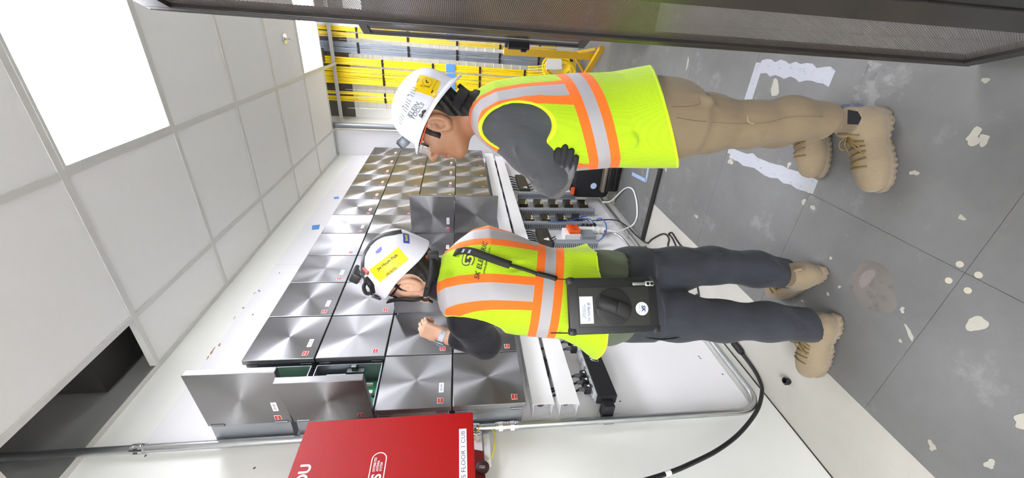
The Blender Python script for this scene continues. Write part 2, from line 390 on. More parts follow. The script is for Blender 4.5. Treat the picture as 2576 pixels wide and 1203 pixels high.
# ------------------------------------------------------------------ stainless cabinets on the wall
def steel_mat(name='brushed_steel', col='#979698', rough=.38, rot=0.25, aniso=.9):
    m = bpy.data.materials.new(name); m.use_nodes = True; t = NT(m); b = t.n['Principled BSDF']
    b.inputs['Metallic'].default_value = 1.; b.inputs['Base Color'].default_value = lin(col); b.inputs['Roughness'].default_value = rough
    b.inputs['Anisotropic'].default_value = aniso; b.inputs['Anisotropic Rotation'].default_value = rot
    tg = t.new('ShaderNodeTangent', direction_type='RADIAL', axis='X'); t.l.new(tg.outputs[0], b.inputs['Tangent'])
    # fine circular brushing
    o = t.new('ShaderNodeTexCoord').outputs['Object']; q = t.sep(o)
    MATS[name] = m; return m
steel = steel_mat()
steel_side = mat('steel_side', '#a9adb3', .38, .85)
door_edge = mat('door_edge', '#8a8782', .4, 1.)
hinge_m = mat('hinge_steel', '#8f9296', .35, 1.)
red_logo = mat('red_logo', '#c4271f', .45); white_label = mat('white_label', '#f2f2f5', .5); ink_blue = mat('ink_blue', '#5a5672', .6); ink_white = mat('ink_white', '#f4f0ee', .5)
pcb_green = mat('pcb_green', '#1f8a5a', .45, var=.3, vscale=60); chip_black = mat('chip_black', '#1d1d20', .45); beige_plastic = mat('beige_plastic', '#d8d5c4', .5)
CP, RP, CW, CH = .2775, .2885, .2715, .2825     # pitches, door sizes
CY0, CZ0 = 1.030, 2.305                          # near edge of the first column, top of the first row
BD, DD = .110, .024                              # box depth, door depth
PLY = WX
# door mesh: local origin at the hinge edge (near edge), x outward, y along the wall, z down from the top
def door_mesh():
    mb = MB(); mb.box((0, 0, -CH), (DD, CW, 0), .0022); return mb.mesh('door', steel)
def box_mesh(open_=False):
    mb = MB(); t = .004; y0, y1, z0, z1 = .007, CW-.007, -CH+.007, -.007
    if open_:
        mb.box((0, y0, z0), (t, y1, z1)); mb.box((t, y0, z0), (BD, y0+t, z1)); mb.box((t, y1-t, z0), (BD, y1, z1)); mb.box((t, y0+t, z0), (BD, y1-t, z0+t)); mb.box((t, y0+t, z1-t), (BD, y1-t, z1))
    else:
        mb.box((0, y0, z0), (BD, y1, z1), .003); mb.box((BD, y0+.004, z0+.004), (BD+.002, y1-.004, z1-.004))
    return mb.mesh('enclosure_body', steel_side)
D_ME, B_ME, BO_ME = door_mesh(), box_mesh(), box_mesh(True)
H_ME = MB().cyl((0, 0, -.022), (0, 0, .022), .0045, 10).box((-.012, .001, -.02), (.004, .006, .02)).mesh('hinge', hinge_m, True)
LG_ME = MB().box((0, -.0125, -.0115), (.0012, .0125, .0115)).mesh('logo_plate', white_label)
mb = MB().box((.0012, -.0108, -.0098), (.0018, .0108, .0098)); LR_ME = mb.mesh('logo_field', red_logo)
mb = MB(); flat_text(mb, 'SOLiD', (.0019, 0, 0), (0, 1, 0), (0, 0, 1), .0062, .0003, width=.0185); LT_ME = mb.mesh('logo_lettering', ink_white)
LB_ME = MB().box((0, -.024, -.0095), (.0008, .024, .0095)).mesh('name_label', white_label)
latch_me = MB().box((0, -.004, -.016), (.012, .004, .016), .002).mesh('latch', chip_black)
def make_cab(r, c, ang, lab, label_txt, logo=True):
    y0, z0 = CY0+c*CP, CZ0-r*RP
    e = empty('equipment_cabinet', (PLY, y0, z0), lab, 'cabinet', 'brushed steel cabinets on the wall')
    link('enclosure_body', BO_ME if ang else B_ME, e)
    d = link('door', D_ME, e); d.location = (BD+.003, 0, 0)
    if ang:   # hinge on the near edge
        a_ = math.radians(ang); d.location = (BD+.004+DD-DD*math.cos(a_), DD*math.sin(a_), 0) if c else (BD-.012, .029, 0); d.rotation_euler = (0, 0, math.radians(-ang))
    for hz in (-.035, -CH+.035):
        h = link('hinge', H_ME, e); h.location = (BD-.006, .004, hz)
    if logo:
        g = link('logo_plate', LG_ME, d); g.location = (DD, .030, -CH+.042)
        # field and lettering are sunk into one part each
        f = link('logo_field', LR_ME, d); f.location = (DD, .030, -CH+.042)
        q = link('logo_lettering', LT_ME, d); q.location = (DD, .030, -CH+.042)
    if label_txt:
        g = link('name_label', LB_ME, d); g.location = (DD, .092, -CH+.040)
        mb = MB(); flat_text(mb, label_txt, (.0009, 0, 0), (0, 1, 0), (0, 0, 1), .0078, .0002, width=.034, bold=.01)
        q = mb.build('label_lettering', ink_blue, d); q.location = (DD, .092, -CH+.040)
    return e, d
ORD = ['first', 'second', 'third', 'fourth', 'fifth', 'sixth', 'seventh', 'eighth', 'ninth', 'tenth', 'eleventh', 'twelfth']
ROWN = ['top', 'second', 'third', 'bottom']
OPENED = {(0, 0): 93, (1, 0): 102, (2, 2): 88, (2, 5): 90, (3, 5): 90}
CABS = {}
for c in range(12):
    for r in range(4):
        txt = None
        if r == 0: txt = 'CR-%03d' % (c+1)
        if r == 2 and c not in (1,): txt = 'CR-%03d' % (c+10)
        ang = OPENED.get((r, c), 0)
        lab = '%s brushed steel cabinet, %s row, %s column from the red box' % ('open' if ang else 'closed', ROWN[r], ORD[c])
        CABS[(r, c)] = make_cab(r, c, ang, lab, txt)
# insides of the two open cabinets nearest the camera
for r in (0, 1):
    e = CABS[(r, 0)][0]
    b = MB().box((.012, .02, -CH+.02), (.015, CW-.02, -.02)).build('circuit_board', pcb_green, e)
    mb = MB(); R = random.Random(5+r)
    for _ in range(26):
        y, z = R.uniform(.03, CW-.05), R.uniform(-CH+.03, -.04); mb.box((.015, y, z), (.015+R.uniform(.004, .012), y+R.uniform(.008, .03), z+R.uniform(.006, .02)))
    mb.build('chips', chip_black, b)
    mb = MB()
    for _ in range(20):
        y, z = R.uniform(.03, CW-.04), R.uniform(-CH+.03, -.03); mb.box((.015, y, z), (.015+R.uniform(.006, .018), y+R.uniform(.006, .016), z+R.uniform(.012, .034)))
    mb.build('connectors', beige_plastic, b)
e = CABS[(1, 0)][0]
ps = MB().box((.016, .10, -.125), (.075, .245, -.045), .002).build('power_supply', mat('psu_silver', '#c9ced3', .4, .8), e)
mb = MB()
for i in range(9):
    for j in range(8): mb.box((.0748, .118+i*.0105, -.116+j*.0085), (.0755, .1245+i*.0105, -.111+j*.0085))
mb.build('vent_holes', chip_black, ps)
MB().box((.030, .205, -.034), (.062, .228, -.012), .002).build('plug', mat('white_plastic', '#e9e9e6', .45), e)
red_wire = mat('red_wire', '#b8483e', .5); black_wire = mat('black_wire', '#242426', .5)
MB().tube(spline([(.045, .215, -.03), (.05, .21, -.05), (.03, .19, -.045), (.02, .17, -.03)]), .0022, 6).build('red_lead', red_wire, e, True)
MB().tube(spline([(.045, .222, -.03), (.06, .22, -.05), (.04, .2, -.06), (.02, .18, -.06)]), .0022, 6).build('black_lead', black_wire, e, True)
MB().box((BD-.02, CW-.03, -.17), (BD+.004, CW-.012, -.15), .001).box((BD-.03, CW-.035, -.20), (BD-.02, CW-.012, -.13), .001).build('door_catch', hinge_m, e)
# ------------------------------------------------------------------ conduit and wiring on the left wall
emt = mat('emt_conduit', '#c3c5c6', .3, .95)
pts = [(WX+.018, 1.02, 3.3), (WX+.018, 1.02, 2.56), (WX+.018, 1.018, 1.4), (WX+.018, 1.016, .22)]
arc = [(WX+.018, 1.016+.11*(1-math.cos(a)), .2-.11*math.sin(a)) for a in np.linspace(0, PI/2, 9)]
k = empty('wall_conduit', (WX, 1.02, 1.4), 'silver metal conduit running down the wall beside the cabinets and bending along its foot', 'conduit')
def wloc(o):
    v = Vector(o.location)
    while o.parent is not None: o = o.parent; v = v+Vector(o.location)
    return v
def kid(mb, name, m, par, smooth=False):
    """a part given in room coordinates, hung under its thing"""
    me = mb.mesh(name, m, smooth); me.transform(Matrix.Translation(-wloc(par))); return link(name, me, par)
kid(MB().tube(pts+arc+[(WX+.018, 1.3, .09), (WX+.018, 3.0, .09), (WX+.018, 4.5, .09)], .0145, 12), 'pipe', emt, k, True)
def coupling(y, z, L=.03, ax=2):
    mb = MB(); a = np.array([WX+.018, y, z]); d = np.zeros(3); d[ax] = 1
    mb.cyl(a-d*L, a+d*L, .0185, 14).cyl(a-d*L*.35, a+d*L*.35, .0205, 6); mb.cyl(a+np.array([.018, 0, 0])-d*L*.6, a+np.array([.024, 0, 0])-d*L*.6, .004, 8); mb.cyl(a+np.array([.018, 0, 0])+d*L*.6, a+np.array([.024, 0, 0])+d*L*.6, .004, 8)
    kid(mb, 'coupling', chrome, k, True)
coupling(1.02, 2.545, .02); coupling(1.018, 1.252, .022); coupling(1.018, 1.205, .022); coupling(1.018, 1.354, .018)
for y in (1.75, 2.6, 3.5): kid(MB().box((WX+.001, y-.012, .072), (WX+.036, y+.012, .108), .003), 'pipe_strap', emt, k)

duct_white = mat('duct_white', '#f0eff0', .45); duct_grey = mat('duct_grey_pvc', '#8d9297', .5); slot_dark = mat('slot_dark', '#3b3a3c', .8)
def wire_duct(y0, y1, z0, z1, x1, lab, covers, m, teeth='both'):
    e = empty('wiring_duct', (WX, y0, (z0+z1)/2), lab, 'wiring duct', 'white wiring ducts below the cabinets')
    kid(MB().box((WX+.0005, y0, z0+.004), (WX+.004, y1, z1-.004)), 'back_plate', m, e)
    for side, z in (('upper', z1-.006), ('lower', z0+.004)):
        mb = MB(); y = y0; p = .0125
        mb.box((WX+.004, y0, z), (WX+.018, y1, z+.002)); mb.box((x1-.010, y0, z), (x1-.003, y1, z+.002))
        while y < y1-.01: mb.box((WX+.018, y, z), (x1-.010, y+.008, z+.002)); y += p
        o = kid(mb, 'slotted_side', m, e); o['kind'] = 'stuff'
    for a, b in covers: kid(MB().box((x1-.002, a+.0006, z0-.001), (x1, b-.0006, z1+.001)).box((x1-.014, a+.0006, z0-.001), (x1-.002, b-.0006, z0+.001)).box((x1-.014, a+.0006, z1-.001), (x1-.002, b-.0006, z1+.001)), 'cover', m, e)
    return e
d1 = wire_duct(1.066, 4.44, 1.030, 1.118, WX+.078, 'upper white slotted wiring duct directly under the steel cabinets', [(1.064, 2.80), (2.80, 3.9), (3.9, 4.44)], duct_white)
d2 = wire_duct(1.060, 4.34, .925, 1.008, WX+.078, 'lower white slotted wiring duct under the first one', [(1.058, 2.80), (2.80, 3.75), (3.75, 4.34)], duct_white)
for e, z in ((d1, 1.075), (d2, .965)): kid(MB().lathe([(0, 0), (.016, 0), (.015, .02), (0, .02)], (WX+.03, 1.12, z), (0, -1, 0), 16), 'knockout', mat('dark_green', '#39463f', .6), e)
# black cables and yellow fibre crossing the slit between the ducts
for i in range(11):
    y = 1.30+i*.29
    kid(MB().box((WX+.004, y-.05, 1.010), (WX+.05, y+.05, 1.029), .003), 'slit_cable', slot_dark, d2)

# power distribution units
unit_black = mat('unit_black', '#232225', .5, .2, bump=.1, bscale=500, bdist=.0005); unit_face = mat('unit_face', '#d4d6d8', .4, .6)
pw = empty('power_unit', (WX, 1.07, .80), 'long black power unit with a white script mark and plugs along its top', 'power unit')
X0, X1 = WX+.045, WX+.092
kid(MB().box((X0, 1.075, .757), (X1, 1.56, .842), .003), 'case', unit_black, pw)
kid(MB().box((X0+.002, 1.085, .842), (X1-.002, 1.55, .846)), 'socket_strip', unit_face, pw)
for i in range(9): kid(MB().box((X0+.006, 1.10+i*.05, .846), (X1-.008, 1.13+i*.05, .853), .001), 'socket', unit_face, pw)
kid(MB().box((WX+.002, 1.035, .778), (X0+.03, 1.074, .822)).box((WX+.0, 1.01, .778), (WX+.003, 1.05, .822)), 'mounting_ear', unit_black, pw)
mb = MB()
# script-like M mark drawn as strokes
def stroke(mb, P, wd, o, U, V, s, off=.0006, taper=True):
    P = spline([(p[0], p[1], 0) for p in P], 6); U = np.array(U, float); V = np.array(V, float); N = np.cross(U, V); vs = []; n = len(P)
    for i, p in enumerate(P):
        d = P[min(i+1, n-1)]-P[max(i-1, 0)]; d = d/(np.linalg.norm(d)+1e-9); nn = np.array([-d[1], d[0]])
        ww = wd*(.35+.65*math.sin(PI*i/(n-1))) if taper else wd
        for sg in (1, -1):
            q = p[:2]+nn*ww*sg; vs.append(np.array(o)+N*off+U*q[0]*s+V*q[1]*s)
    return mb.add(vs, [(2*i, 2*i+1, 2*i+3, 2*i+2) for i in range(n-1)])
def script_m(mb, o, U, V, s):
    stroke(mb, [(-1.2, -.6), (-.9, .3), (-.5, .75), (-.45, .1), (-.6, -.5)], .10, o, U, V, s)
    stroke(mb, [(-.6, -.5), (-.2, .4), (.15, .8), (.2, .1), (.05, -.5)], .10, o, U, V, s)
    stroke(mb, [(.05, -.5), (.4, .4), (.75, .75), (.8, .1), (.9, -.3), (1.3, .1)], .10, o, U, V, s)
    stroke(mb, [(-1.2, -.85), (0, -.75), (1.6, -.85)], .09, o, U, V, s)
script_m(mb, (X1+.0002, 1.29, .798), (0, 1, 0), (0, 0, 1), .021)
kid(mb, 'script_mark', ink_white, pw)
def plug(y, z, lab):
    e = empty('power_plug', (X0+.02, y, z), lab, 'plug', 'black plugs on the long power unit')
    kid(MB().box((X0+.004, y-.014, z), (X0+.044, y+.014, z+.028), .004), 'plug_body', chip_black, e)
    kid(MB().prism([(-.006, -.005), (.006, -.005), (0, .007)], (X0+.0442, y, z+.013), (0, 1, 0), (0, 0, 1), .0005), 'triangle_mark', ink_white, e)
    kid(MB().lathe([(.0095, .028), (.0085, .05), (.006, .052)], (X0+.024, y, z), n=12), 'strain_relief', mat('grey_rubber', '#4b4a4c', .6), e, True)
    yy = y+.02*math.sin(y*40)
    kid(MB().tube(spline([(X0+.024, y, z+.05), (X0+.022, y-.006, z+.068), (X0+.01, yy, z+.083), (X0-.002, yy-.01, z+.12), (X0-.012, yy-.02, z+.17)]), .0048, 8), 'cord', chip_black, e, True)
plug(1.135, .8535, 'black plug in the power unit, nearest to the red box'); plug(1.172, .8535, 'black plug in the power unit, second from the red box'); plug(1.21, .8535, 'black plug in the power unit, third from the red box')
plug(1.375, .8535, 'black plug in the power unit, beside the yellow vest hem'); plug(1.425, .8535, 'black plug in the power unit, last one before the vest hides the rest')

def tri_unit(y0, y1, z0, z1, lab):
    e = empty('splitter_unit', (WX, y0, z0), lab, 'splitter unit')
    kid(MB().box((WX+.02, y0, z0), (WX+.065, y1, z1), .002), 'case', mat('unit_brown_black', '#35322d', .45), e)
    kid(MB().box((WX+.018, y0-.002, z0+.004), (WX+.07, y1+.002, z0+.010)).box((WX+.064, y0+.004, z1), (WX+.02, y1-.004, z1+.004)), 'flange', unit_black, e)
    c = (y0+y1)/2+.03
    kid(MB().prism([(-.022, -.016), (.022, -.016), (.004, .022), (-.006, .022)], (WX+.0655, y0+.05, (z0+z1)/2-.006), (0, 1, 0), (0, 0, 1), .0006), 'triangle_mark', ink_white, e)
    for i in range(6):
        y = y0+.03+i*(y1-y0-.05)/5
        kid(MB().cyl((WX+.04, y, z1+.004), (WX+.04, y, z1+.024), .007, 10), 'connector', mat('nickel', '#8e8b85', .3, 1.), e, True)
        kid(MB().tube(spline([(WX+.04, y, z1+.024), (WX+.05, y-.005, z1+.045), (WX+.04, y+.012, z1+.07), (WX+.015, y+.02, z1+.10)]), .005, 7), 'lead', chip_black, e, True)
        if i < 3: kid(MB().tube(spline([(WX+.04, y, z0), (WX+.05, y+.01, z0-.03), (WX+.03, y+.06, z0-.05)]), .004, 7), 'lead', chip_black, e, True)
    return e
tri_unit(2.415, 2.635, .745, .835, 'black splitter unit with a white triangle mark beside the crouching orange power tool box')
tri_unit(3.41, 3.80, .755, .845, 'black splitter unit with a white triangle mark behind the standing worker')
for n in list(bpy.data.objects):
    if n.get('label', '').startswith('black splitter unit with a white triangle mark beside the crouching'): n['label'] = 'black splitter unit with white triangle mark above the short grey duct'

def grey_duct(y, z0, z1, lab, x1=WX+.062, wd=.036):
    e = empty('grey_wiring_duct', (WX, y, z0), lab, 'wiring duct', 'grey slotted ducts below the white ones')
    kid(MB().box((WX+.001, y-wd/2, z0), (WX+.004, y+wd/2, z1)), 'back_plate', duct_grey, e)
    kid(MB().box((x1-.002, y-wd/2-.001, z0), (x1, y+wd/2+.001, z1)), 'cover', duct_grey, e)
    for s in (-1, 1):
        mb = MB(); yy = y+s*wd/2; z = z0
        mb.box((WX+.004, yy-.001, z0), (WX+.014, yy+.001, z1)); mb.box((x1-.012, yy-.001, z0), (x1-.002, yy+.001, z1))
        while z < z1-.005: mb.box((WX+.014, yy-.001, z), (x1-.012, yy+.001, z+.008)); z += .0145
        kid(mb, 'slotted_side', duct_grey, e)['kind'] = 'stuff'
    kid(MB().box((WX+.006, y-wd/2+.004, z0+.002), (x1-.010, y+wd/2-.004, z1-.002)), 'cable_fill', slot_dark, e)
grey_duct(2.445, .405, .735, 'short grey slotted duct below the nearer splitter unit')
grey_duct(2.745, .37, .925, 'grey slotted duct left of the column of four converters')
grey_duct(2.995, .26, .93, 'grey slotted duct between the two columns of converters')
grey_duct(3.345, .34, .875, 'grey slotted duct furthest from the camera, beside the standing worker')
conv = mat('converter_black', '#26231f', .45); sticker_y = mat('sticker_orange', '#e8b13c', .5)
tray = mat('tray_grey', '#aeb1b4', .4, .5)
def converter(y, z, i, lab):
    e = empty('media_converter', (WX, y, z), lab, 'converter', 'small black converters between the grey ducts')
    kid(MB().box((WX+.001, y-.085, z-.062), (WX+.006, y+.085, z+.062)), 'mounting_plate', tray, e)
    kid(MB().box((WX+.006, y-.055, z-.040), (WX+.046, y+.060, z+.030), .002), 'case', conv, e)
    kid(MB().box((WX+.046, y-.052, z-.036), (WX+.0466, y-.028, z-.014)), 'orange_sticker', sticker_y, e)
    kid(MB().box((WX+.046, y-.022, z-.034), (WX+.0464, y+.02, z-.026)), 'white_label', white_label, e)
    kid(MB().box((WX+.012, y-.04, z+.030), (WX+.036, y+.03, z+.038), .001), 'ports', mat('nickel', '#8e8b85', .3, 1.), e)
nm = ['topmost', 'second', 'third', 'fourth', 'lowest']
for i, z in enumerate((.855, .720, .585, .450)): converter(2.875, z, i, 'black converter with orange sticker, %s of the nearer column of four' % ('lowest' if i == 3 else nm[i]))
for i, z in enumerate((.860, .725, .590, .455, .320)): converter(3.175, z, i, 'black converter with orange sticker, %s of the farther column of five' % nm[i])

# orange box, white power strip and loose cables
ob = empty('orange_power_adapter', (WX, 2.6, .55), 'orange and white outlet box above the white power strip', 'outlet box')
kid(MB().box((WX+.001, 2.555, .50), (WX+.055, 2.665, .625), .004), 'backing_box', duct_white, ob)
kid(MB().box((WX+.055, 2.555, .505), (WX+.085, 2.665, .595), .008), 'orange_cover', mat('orange_plastic', '#e0591c', .4), ob)
for s in (0, 1): kid(MB().lathe([(0, 0), (.017, 0), (.017, .003), (0, .003)], (WX+.0852, 2.585+s*.05, .55), (1, 0, 0), 18), 'socket_face', mat('red_plastic', '#c03a22', .4), ob)
kid(MB().box((WX+.001, 2.53, .39), (WX+.05, 2.64, .498), .002), 'grey_cover', duct_grey, ob)
st = empty('power_strip', (WX, 2.68, .39), 'white power strip with four black plugs beside the orange box', 'power strip')
kid(MB().box((WX+.01, 2.655, .265), (WX+.05, 2.70, .485), .006), 'strip_body', mat('white_plastic', '#e9e9e6', .45), st)
for z in (.325, .365): kid(MB().box((WX+.002, 2.65, z-.003), (WX+.053, 2.705, z+.003)), 'cable_tie', mat('white_plastic', '#e9e9e6', .45), st)
blue_cable = mat('blue_cable', '#2c52a8', .45); white_cable = mat('white_cable', '#e6e6e4', .4); black_cable = mat('black_cable', '#1b1a1c', .45)
kid(MB().box((WX+.02, 2.652, .27), (WX+.04, 2.655, .285)), 'switch', mat('red_plastic', '#c03a22', .4), st)
for i, z in enumerate((.345, .375, .405, .44)):
    e = empty('strip_plug', (WX+.07, 2.7, z), 'black plug in the white power strip, %s from the top' % ['fourth', 'third', 'second', 'first'][i], 'plug', 'plugs in the white power strip')
    kid(MB().box((WX+.035, 2.7005, z-.009), (WX+.06, 2.745, z+.009), .003), 'plug_body', black_cable, e)
    m = blue_cable if i in (0, 2) else black_cable
    kid(MB().tube(spline([(WX+.048, 2.745, z), (WX+.06, 2.79, z+.01), (WX+.055, 2.82, z+.04+.02*i), (WX+.05, 2.79, z+.10), (WX+.045, 2.765, z+.16+.03*i)]), .0035, 7), 'cord', m, e, True)
def cable(name, pts, r, m, lab, cat='cable', n=8, seg=8, grp=None):
    return tag(MB().tube(spline(pts, seg), r, n).build(name, m, None, True), lab, cat, grp)
cable('blue_patch_cable', [(WX+.066, 2.75, .72), (WX+.07, 2.74, .62), (WX+.075, 2.75, .53), (WX+.08, 2.80, .44), (WX+.075, 2.83, .38)], .0042, blue_cable, 'blue patch cable lying across the grey duct left of the converters')
cable('blue_loop_cable', [(WX+.07, 2.76, .335), (WX+.10, 2.74, .30), (WX+.10, 2.66, .285), (WX+.09, 2.56, .31), (WX+.08, 2.46, .37), (WX+.05, 2.45, .41)], .0042, blue_cable, 'blue cable looping from the power strip to the short grey duct')
tg = MB().box((WX+.03, 2.77, .27), (WX+.034, 2.83, .33)).build('paper_tag', white_label, None); tag(tg, 'white paper tag hanging by the power strip cables', 'tag')
cable('white_cable', [(WX+.03, 3.22, .115), (WX+.06, 3.18, .05)]+[atf(*p, .021) for p in ((1570, 476), (1590, 475), (1600, 500), (1603, 530), (1601, 550), (1592, 566))]+[atw(1575, 575, WX+.03), atw(1550, 582, WX+.03), (WX+.03, 2.665, .26)], .0065, white_cable, 'white cable curving over the grey floor plate up to the power strip')
cable('white_conduit', [(WX+.02, 2.60, .31), atw(1540, 586, WX+.014), atw(1560, 595, WX+.014), atw(1577, 612, WX+.014), atw(1592, 632, WX+.014), (WX+.016, 2.35, .112)], .008, emt, 'thin grey flexible conduit curving down the wall from the power strip')
cable('black_power_cord', [(WX+.05, 2.80, .335), atw(1530, 553, WX+.03), atw(1555, 556, WX+.03), atw(1580, 572, WX+.03), atw(1600, 592, WX+.04), (WX+.03, 2.47, .012)]+[atf(*p, .006) for p in ((1640, 602), (1662, 590), (1675, 590), (1683, 602), (1680, 618), (1688, 628), (1700, 622), (1690, 598), (1682, 590), (1690, 586), (1702, 604), (1712, 618), (1722, 628), (1735, 660), (1748, 700), (1757, 735), (1757, 765))], .0052, black_cable, 'thin black power cord running from the strip along the floor by the wall')
hc = empty('heavy_cable', atf(1840, 855, .02), 'thick black cable with connectors drooping down the wall to the floor', 'cable')
P = [atf(1752, 742, .012), atf(1790, 790, .012), atf(1830, 845, .014), atf(1860, 882, .016), atw(1893, 925, WX+.05), atw(1912, 960, WX+.03), atw(1917, 985, WX+.03), atw(1908, 1025, WX+.03), atw(1885, 1062, WX+.035), atw(1850, 1100, WX+.04), atw(1800, 1136, WX+.04), atw(1740, 1166, WX+.05), atw(1685, 1189, WX+.06), atw(1600, 1215, WX+.07), atw(1480, 1245, WX+.08)]
kid(MB().tube(spline(P, 10), .0085, 10), 'jacket', black_cable, hc, True)
a, b = atf(1842, 858, .016), atf(1868, 890, .018)
kid(MB().tube([a, a+(b-a)*.2, a+(b-a)*.8, b], [.011, .017, .017, .011], 12), 'connector_boot', unit_black, hc, True)
a, b = atw(1686, 1188.6, WX+.06), atw(1672, 1193, WX+.061)
kid(MB().tube([a, b], .0098, 12), 'white_label', white_label, hc, True)
cp = atf(1985, 960, 0)
ca = empty('plastic_cap', cp, 'small black plastic cap on the pale floor strip', 'cap')
MB().lathe([(0, .001), (.013, .001), (.013, .024), (.011, .024), (.011, .006), (0, .006)], (0, 0, 0), (.25, .1, 1), 18).build('cap_body', chip_black, ca, True)
mb = MB()
for i in range(14): a = 2*PI*i/14; mb.box((.0128*math.cos(a)-.001, .0128*math.sin(a)-.001, .004), (.0128*math.cos(a)+.001, .0128*math.sin(a)+.001, .022))
mb.build('grip_ribs', chip_black, ca)

# blue tape scraps
blue_tape = mat('blue_tape', '#5b97de', .7)
for i, (p, w_, h_, r_) in enumerate([((794, 572), .075, .05, .2), ((846, 498), .045, .04, .4), ((652, 732), .022, .007, .8)]):
    c = atw(p[0], p[1], WX); pl = [(-w_/2, -h_/2), (w_/2, -h_/2*1.1), (w_/2*.96, h_/2), (-w_/2*1.02, h_/2*.9)]
    pl = [(c[1]+u*math.cos(r_)-v*math.sin(r_), c[2]+u*math.sin(r_)+v*math.cos(r_)) for u, v in pl]
    tag(MB().prism(pl, (WX, 0, 0), (0, 1, 0), (0, 0, 1), .0006).build('tape_piece', blue_tape), ['larger blue tape square on the wall above the cabinets', 'smaller blue tape square on the wall further from the red box', 'tiny blue tape scrap at the top of the backboard'][i], 'tape')

# ------------------------------------------------------------------ red cabinet
red_paint = mat('red_paint', '#a3090d', .38, var=.04, vscale=14, bump=.35, bscale=380, bdist=.0012, spec=.3); red_dark = mat('red_dark', '#6a0f18', .4)
RX = -1.145
rb = empty('red_cabinet', (WX, .66, 1.63), 'large red wall cabinet with white lettering', 'cabinet')
kid(MB().box((WX+.02, .25, 1.385), (RX-.03, .862, 1.872), .003), 'cabinet_body', red_paint, rb)
dr = kid(MB().box((RX-.029, .24, 1.371), (RX, .876, 1.884), .0025), 'door', red_paint, rb)
U, V = (0, 1, 0), (0, 0, 1)
mb = MB(); flat_text(mb, 'ROU', (RX, .694, 1.8455), U, V, .031, .0005, bold=.03); kid(mb, 'large_lettering', ink_white, dr)
mb = MB(); flat_text(mb, 'F-DAS FLOOR 1 CUB', (RX+.0012, .7125, 1.4045), U, V, .0125, .0004, width=.192)
lb = kid(MB().box((RX, .58, 1.3935), (RX+.0012, .8165, 1.4165)), 'white_strip', white_label, dr); kid(mb, 'strip_lettering', ink_blue, lb)
# oval logo: outline, big letters, three small lines
ov = MB(); R_ = .0215; L_, T_ = .60, .757-.0215
out = [(T_+R_*math.sin(a), 1.6465+R_*math.cos(a)) for a in np.linspace(0, PI, 18)]+[(L_-R_*math.sin(a), 1.6465-R_*math.cos(a)) for a in np.linspace(0, PI, 18)]
n = len(out); inn = [(y+(T_-y if y > T_ else (L_-y if y < L_ else 0))*.13 if (y > T_ or y < L_) else y, 1.6465+(z-1.6465)*.87) for y, z in out]
ov.add([(RX+.0006, y, z) for y, z in out]+[(RX+.0006, y, z) for y, z in inn], [(i, (i+1) % n, n+(i+1) % n, n+i) for i in range(n)]); kid(ov, 'oval_outline', ink_white, dr)
mb = MB(); flat_text(mb, 'DAS', (RX, .660, 1.6465), U, V, .027, .0006, bold=.025)
for i, s in enumerate(('DISTRIBUTED', 'ANTENNA', 'SYSTEM')): w_ = (.042, .032, .026)[i]; flat_text(mb, s, (RX, .700+w_/2, 1.6565-i*.0095), U, V, .0068, .0006, width=w_, bold=.01)
kid(mb, 'oval_lettering', ink_white, dr)
for z in (1.72, 1.50): kid(MB().box((RX-.075, .876, z-.018), (RX-.03, .892, z+.018), .003), 'latch', chip_black, rb)
kid(MB().prism([(.60, 1.385), (.875, 1.385), (.918, 1.362), (.908, 1.325), (.60, 1.325)], (WX+.03, 0, 0), (0, 1, 0), (0, 0, 1), .006), 'lock_bracket', red_dark, rb)
kid(MB().lathe([(0, 0), (.024, 0), (.024, .006), (.016, .009), (0, .009)], (WX+.037, .845, 1.333), (1, 0, 0), 24), 'lock_disc', mat('disc_grey', '#4d3236', .3, .3), rb, True)
kid(MB().tube([(WX+.046, .842, 1.325), (WX+.05, .842, 1.345)], .004, 8), 'lock_bolt', chrome, rb, True)
jb = empty('junction_box', (WX, .95, 1.34), 'white junction box with a fibre connector below the red cabinet', 'junction box')
kid(MB().box((WX+.0, .86, 1.328), (WX+.028, 1.0, 1.384), .002), 'box_body', board_white, jb)
kid(MB().box((WX+.001, .865, 1.298), (WX+.02, .99, 1.324), .003), 'lower_shroud', mat('white_plastic', '#e9e9e6', .45), jb)
kid(MB().cyl((WX+.03, .985, 1.362), (WX+.03, .985, 1.338), .009, 12).cyl((WX+.045, .97, 1.35), (WX+.03, 1.0, 1.35), .0045, 8), 'fitting', chrome, jb, True)
kid(MB().box((WX+.029, .955, 1.342), (WX+.043, .975, 1.352)).box((WX+.029, .961, 1.334), (WX+.04, .969, 1.36)), 'fibre_connector', beige_plastic, jb)
yellow_fibre = mat('yellow_fibre', '#ffe01a', .4)
cable('fibre_lead', [(WX+.04, .985, 1.345), (WX+.035, 1.01, 1.335), (WX+.02, 1.015, 1.312), (WX+.02, 1.0, 1.285), (WX+.025, .95, 1.279), (WX+.022, .885, 1.297)], .0022, yellow_fibre, 'thin yellow fibre lead looping below the red cabinet')

